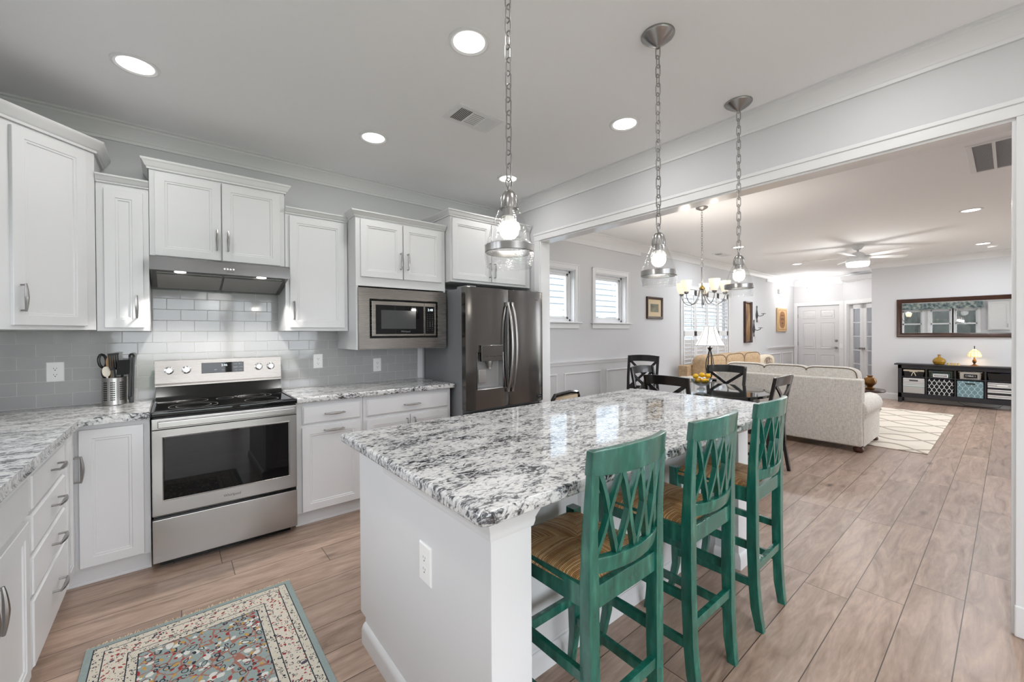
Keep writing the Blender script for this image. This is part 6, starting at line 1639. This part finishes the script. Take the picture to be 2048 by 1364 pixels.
t = thing('basket', 'grey-green wire basket with a white name plate', 'basket', bmid(1), 'baskets on the console shelf'); wires(t, bays[1], .115, 'wiregrey')
b = BM(); ym = bmid(1)[1]; box(b, KX + .012, KX + .018, ym - .095, ym + .095, .516, .575, .002); pl_ = obj('name_plate', b, 'plate', t)
b = BM(); box(b, KX + .0105, KX + .0125, ym - .082, ym + .082, .528, .563, .001); obj('plate_band', b, 'greyplastic', pl_)
text('plate_print', 'CHARGERS', .028, (KX + .0095, ym, .545), RW, 'plate', pl_)
b = BM(); box(b, KX + .05, KB - .06, bays[1][0] + .06, bays[1][1] - .06, .512, .585, .006); o = one('folded_cloth', b, 'wiregrey', 'folded grey-green cloth inside the wire basket', 'cloth', (KX + .15, ym, .512))
M['whitewire'] = mat('white_wire', (222, 220, 214), .5)
t = thing('basket', 'white wire basket with a black label plate', 'basket', bmid(2), 'baskets on the console shelf'); wires(t, bays[2], .125, 'whitewire', .03, .018, 10)
b = BM(); ym = bmid(2)[1]; box(b, KX + .012, KX + .018, ym - .085, ym + .075, .535, .600, .002); pl_ = obj('name_plate', b, 'blackplastic', t)
text('plate_print', 'CABLE 1', .034, (KX + .0115, ym - .005, .568), RW, 'plate', pl_)
b = BM(); box(b, KX + .045, KB - .05, bays[2][0] + .055, bays[2][1] - .05, .513, .63, .006); one('paper_stack', b, 'paper', 'stack of white paper inside the white wire basket', 'paper', (KX + .15, ym, .513))
t = thing('basket', 'dark charcoal tray basket at the far right of the console', 'basket', bmid(3), 'baskets on the console shelf'); tray(t, bays[3], .125, 'wicker', .01, .02)
b = BM(); box(b, KX + .06, KB - .07, bays[3][0] + .05, bays[3][0] + .20, .516, .642, .004); M['violet'] = mat('violet_binder', (84, 76, 120), .6); one('binder', b, 'violet', 'violet binder in the dark tray basket', 'binder', (KX + .15, bays[3][0] + .1, .515))
# things on the console
vy = .84
t = thing('vase', 'squat amber glass bottle vase on the console', 'vase', (11.0, vy, .745))
b = BM(); lathe(b, [(.04, .746), (.065, .752), (.085, .785), (.09, .81), (.082, .84), (.055, .868), (.026, .882), (.02, .895), (.02, .925), (.028, .932), (.022, .932), (.015, .925), (.015, .89), (.05, .862), (.078, .83), (.082, .80), (.06, .757)], (11.0, vy, 0), 32, cap1=False)
M['amberglass'] = mat('amber_glass_body', (196, 150, 50), .08); M['amberglass'].node_tree.nodes['Principled BSDF'].inputs['Transmission Weight'].default_value = .45
obj('body', b, 'amberglass', t)
M['crate'] = mat('pale_gold_glass', (200, 176, 120), .3)
t = thing('votive_tray', 'low row of pale gold votive cups beside the amber vase', 'candle holder', (10.97, .66, .745))
b = BM(); box(b, 10.93, 11.02, .575, .745, .745, .753, .003); obj('tray', b, 'crate', t)
for k in range(4):
    b = BM(); lathe(b, [(.015, .753), (.018, .785), (.016, .785), (.013, .757)], (10.975, .597 + k * .042, 0), 14, cap1=False); obj('cup', b, 'crate', t)
ly2 = .403
t = thing('accent_lamp', 'small brass lamp with cream capiz shade on the console', 'lamp', (11.0, ly2, .745))
b = BM(); lathe(b, [(.055, .745), (.055, .752), (.035, .762), (.015, .775), (.012, .79), (.024, .81), (.028, .835), (.018, .86), (.01, .875), (.01, .95)], (11.0, ly2, 0), 24); obj('base', b, 'bronze', t)
M['capiz'] = mat('capiz_shade_lit', (240, 214, 170), .4, emit=(255, 214, 150), estr=.8)
b = BM(); lathe(b, [(.083, .905), (.086, .92), (.078, .962), (.058, 1.005), (.03, 1.035), (.012, 1.045)], (11.0, ly2, 0), 12, cap0=False); s_ = obj('lamp_shade', b, 'capiz', t, 10)
b = BM()
for k in range(12):
    a = 2 * PI * k / 12; tube(b, [(11.0 + r_ * math.cos(a), ly2 + r_ * math.sin(a), z) for r_, z in ((.084, .905), (.087, .92), (.079, .962), (.059, 1.005), (.03, 1.036))], .0018, 4)
for r_, z in ((.087, .92), (.079, .962), (.059, 1.005)): tube(b, [(11.0 + r_ * math.cos(a), ly2 + r_ * math.sin(a), z) for a in [2 * PI * i / 12 for i in range(12)]], .0018, 4, False, True)
obj('leading', b, 'brass', s_)
b = BM(); tube(b, [(11.0, ly2, 1.04), (11.0, ly2, 1.075)], .006, 8); superell(b, (11.0, ly2, 1.085), .008, .008, .018, 1, 1, 8, 6); obj('finial', b, 'iron', t)
l = bpy.data.lights.new('accent_lamp_glow', 'POINT'); l.energy = 1.6; l.color = (1, .84, .62); l.shadow_soft_size = .03
lo = bpy.data.objects.new('accent_lamp_glow', l); C.objects.link(lo); lo.location = (11.0, ly2, .93)
b = BM()
pts = [(KB - .03, .64, .14), (KB - .02, .60, .05), (KB + .0, .52, .008), (KB - .01, .40, .006), (KB - .0, .25, .008), (KB - .005, .12, .02), (KB + .005, .06, .09)]
tube(b, pts, .0035, 6); one('lamp_cord', b, 'blackplastic', 'black cord trailing under the console along the baseboard', 'cord', (KB, .4, .006))
# mirror
t = thing('wall_mirror', 'wide dark-framed mirror above the console', 'mirror', (MX, .6, 1.62))
b = BM(); ringloops(b, (MX - .002, 1.445, 1.256), (0, -1, 0), (0, 0, 1), (-1, 0, 0), 1.75, .744, [(0, 0), (0, .028), (.012, .036), (.045, .030), (.060, .022), (.066, .026), (.078, .020), (.080, .012)], True, False); obj('frame', b, 'brownframe', t)
b = BM(); box(b, MX - .015, MX - .011, -.305 + .078, 1.445 - .078, 1.256 + .078, 2.0 - .078); obj('mirror_glass', b, 'mirror', t)
M['brownframe2'] = M['brownframe']
# valance over the kitchen windows (seen in the mirror)
t = thing('window_valance', 'patterned grey valance over the kitchen windows, seen in the mirror', 'valance', (LX, 1.75, 2.42))
b = BM(); n = 60; A = []; B = []
for i in range(n + 1):
    y = .62 + 2.30 * i / n; d_ = .055 + .02 * math.sin(i * 1.3); A.append(b.verts.new((LX + .06 + d_ * .3, y, 2.60))); B.append(b.verts.new((LX + .06 + d_, y, 2.24 + .01 * math.sin(i * .7))))
for i in range(n): b.faces.new((A[i], A[i + 1], B[i + 1], B[i]))
A2 = [b.verts.new(v.co + Vector((-.006, 0, 0))) for v in A]; B2 = [b.verts.new(v.co + Vector((-.006, 0, 0))) for v in B]
for i in range(n): b.faces.new((A2[i], B2[i], B2[i + 1], A2[i + 1])); b.faces.new((B[i], B[i + 1], B2[i + 1], B2[i])); b.faces.new((A[i], A2[i], A2[i + 1], A[i + 1]))
obj('cloth', b, 'valance', t)
b = BM(); tube(b, [(LX + .05, .60, 2.585), (LX + .05, 2.94, 2.585)], .012, 8)
for y in (.64, 2.9): box(b, LX + .001, LX + .055, y - .01, y + .01, 2.575, 2.595)
obj('rod', b, 'nickel', t)
# switch plate by the entry door
t = thing('light_switch', 'white switch plate between the front door and French doors', 'switch', (DX - .002, 2.745, 1.0))
b = BM(); box(b, DX - .026, DX - .018, 2.705, 2.775, .94, 1.06, .002); obj('cover_plate', b, 'plate', t); b = BM(); box(b, DX - .032, DX - .025, 2.733, 2.747, .98, 1.02, .002); obj('toggle', b, 'plate', t)
b = BM(); box(b, 8.72, 8.95, 6.90, 6.972, 1.55, 1.845, .01); M['meter'] = mat('meter_box', (176, 204, 212), .5); one('meter_box', b, 'meter', 'pale blue utility box on the white siding outside the window', 'utility box', (8.83, 6.972, 1.7))
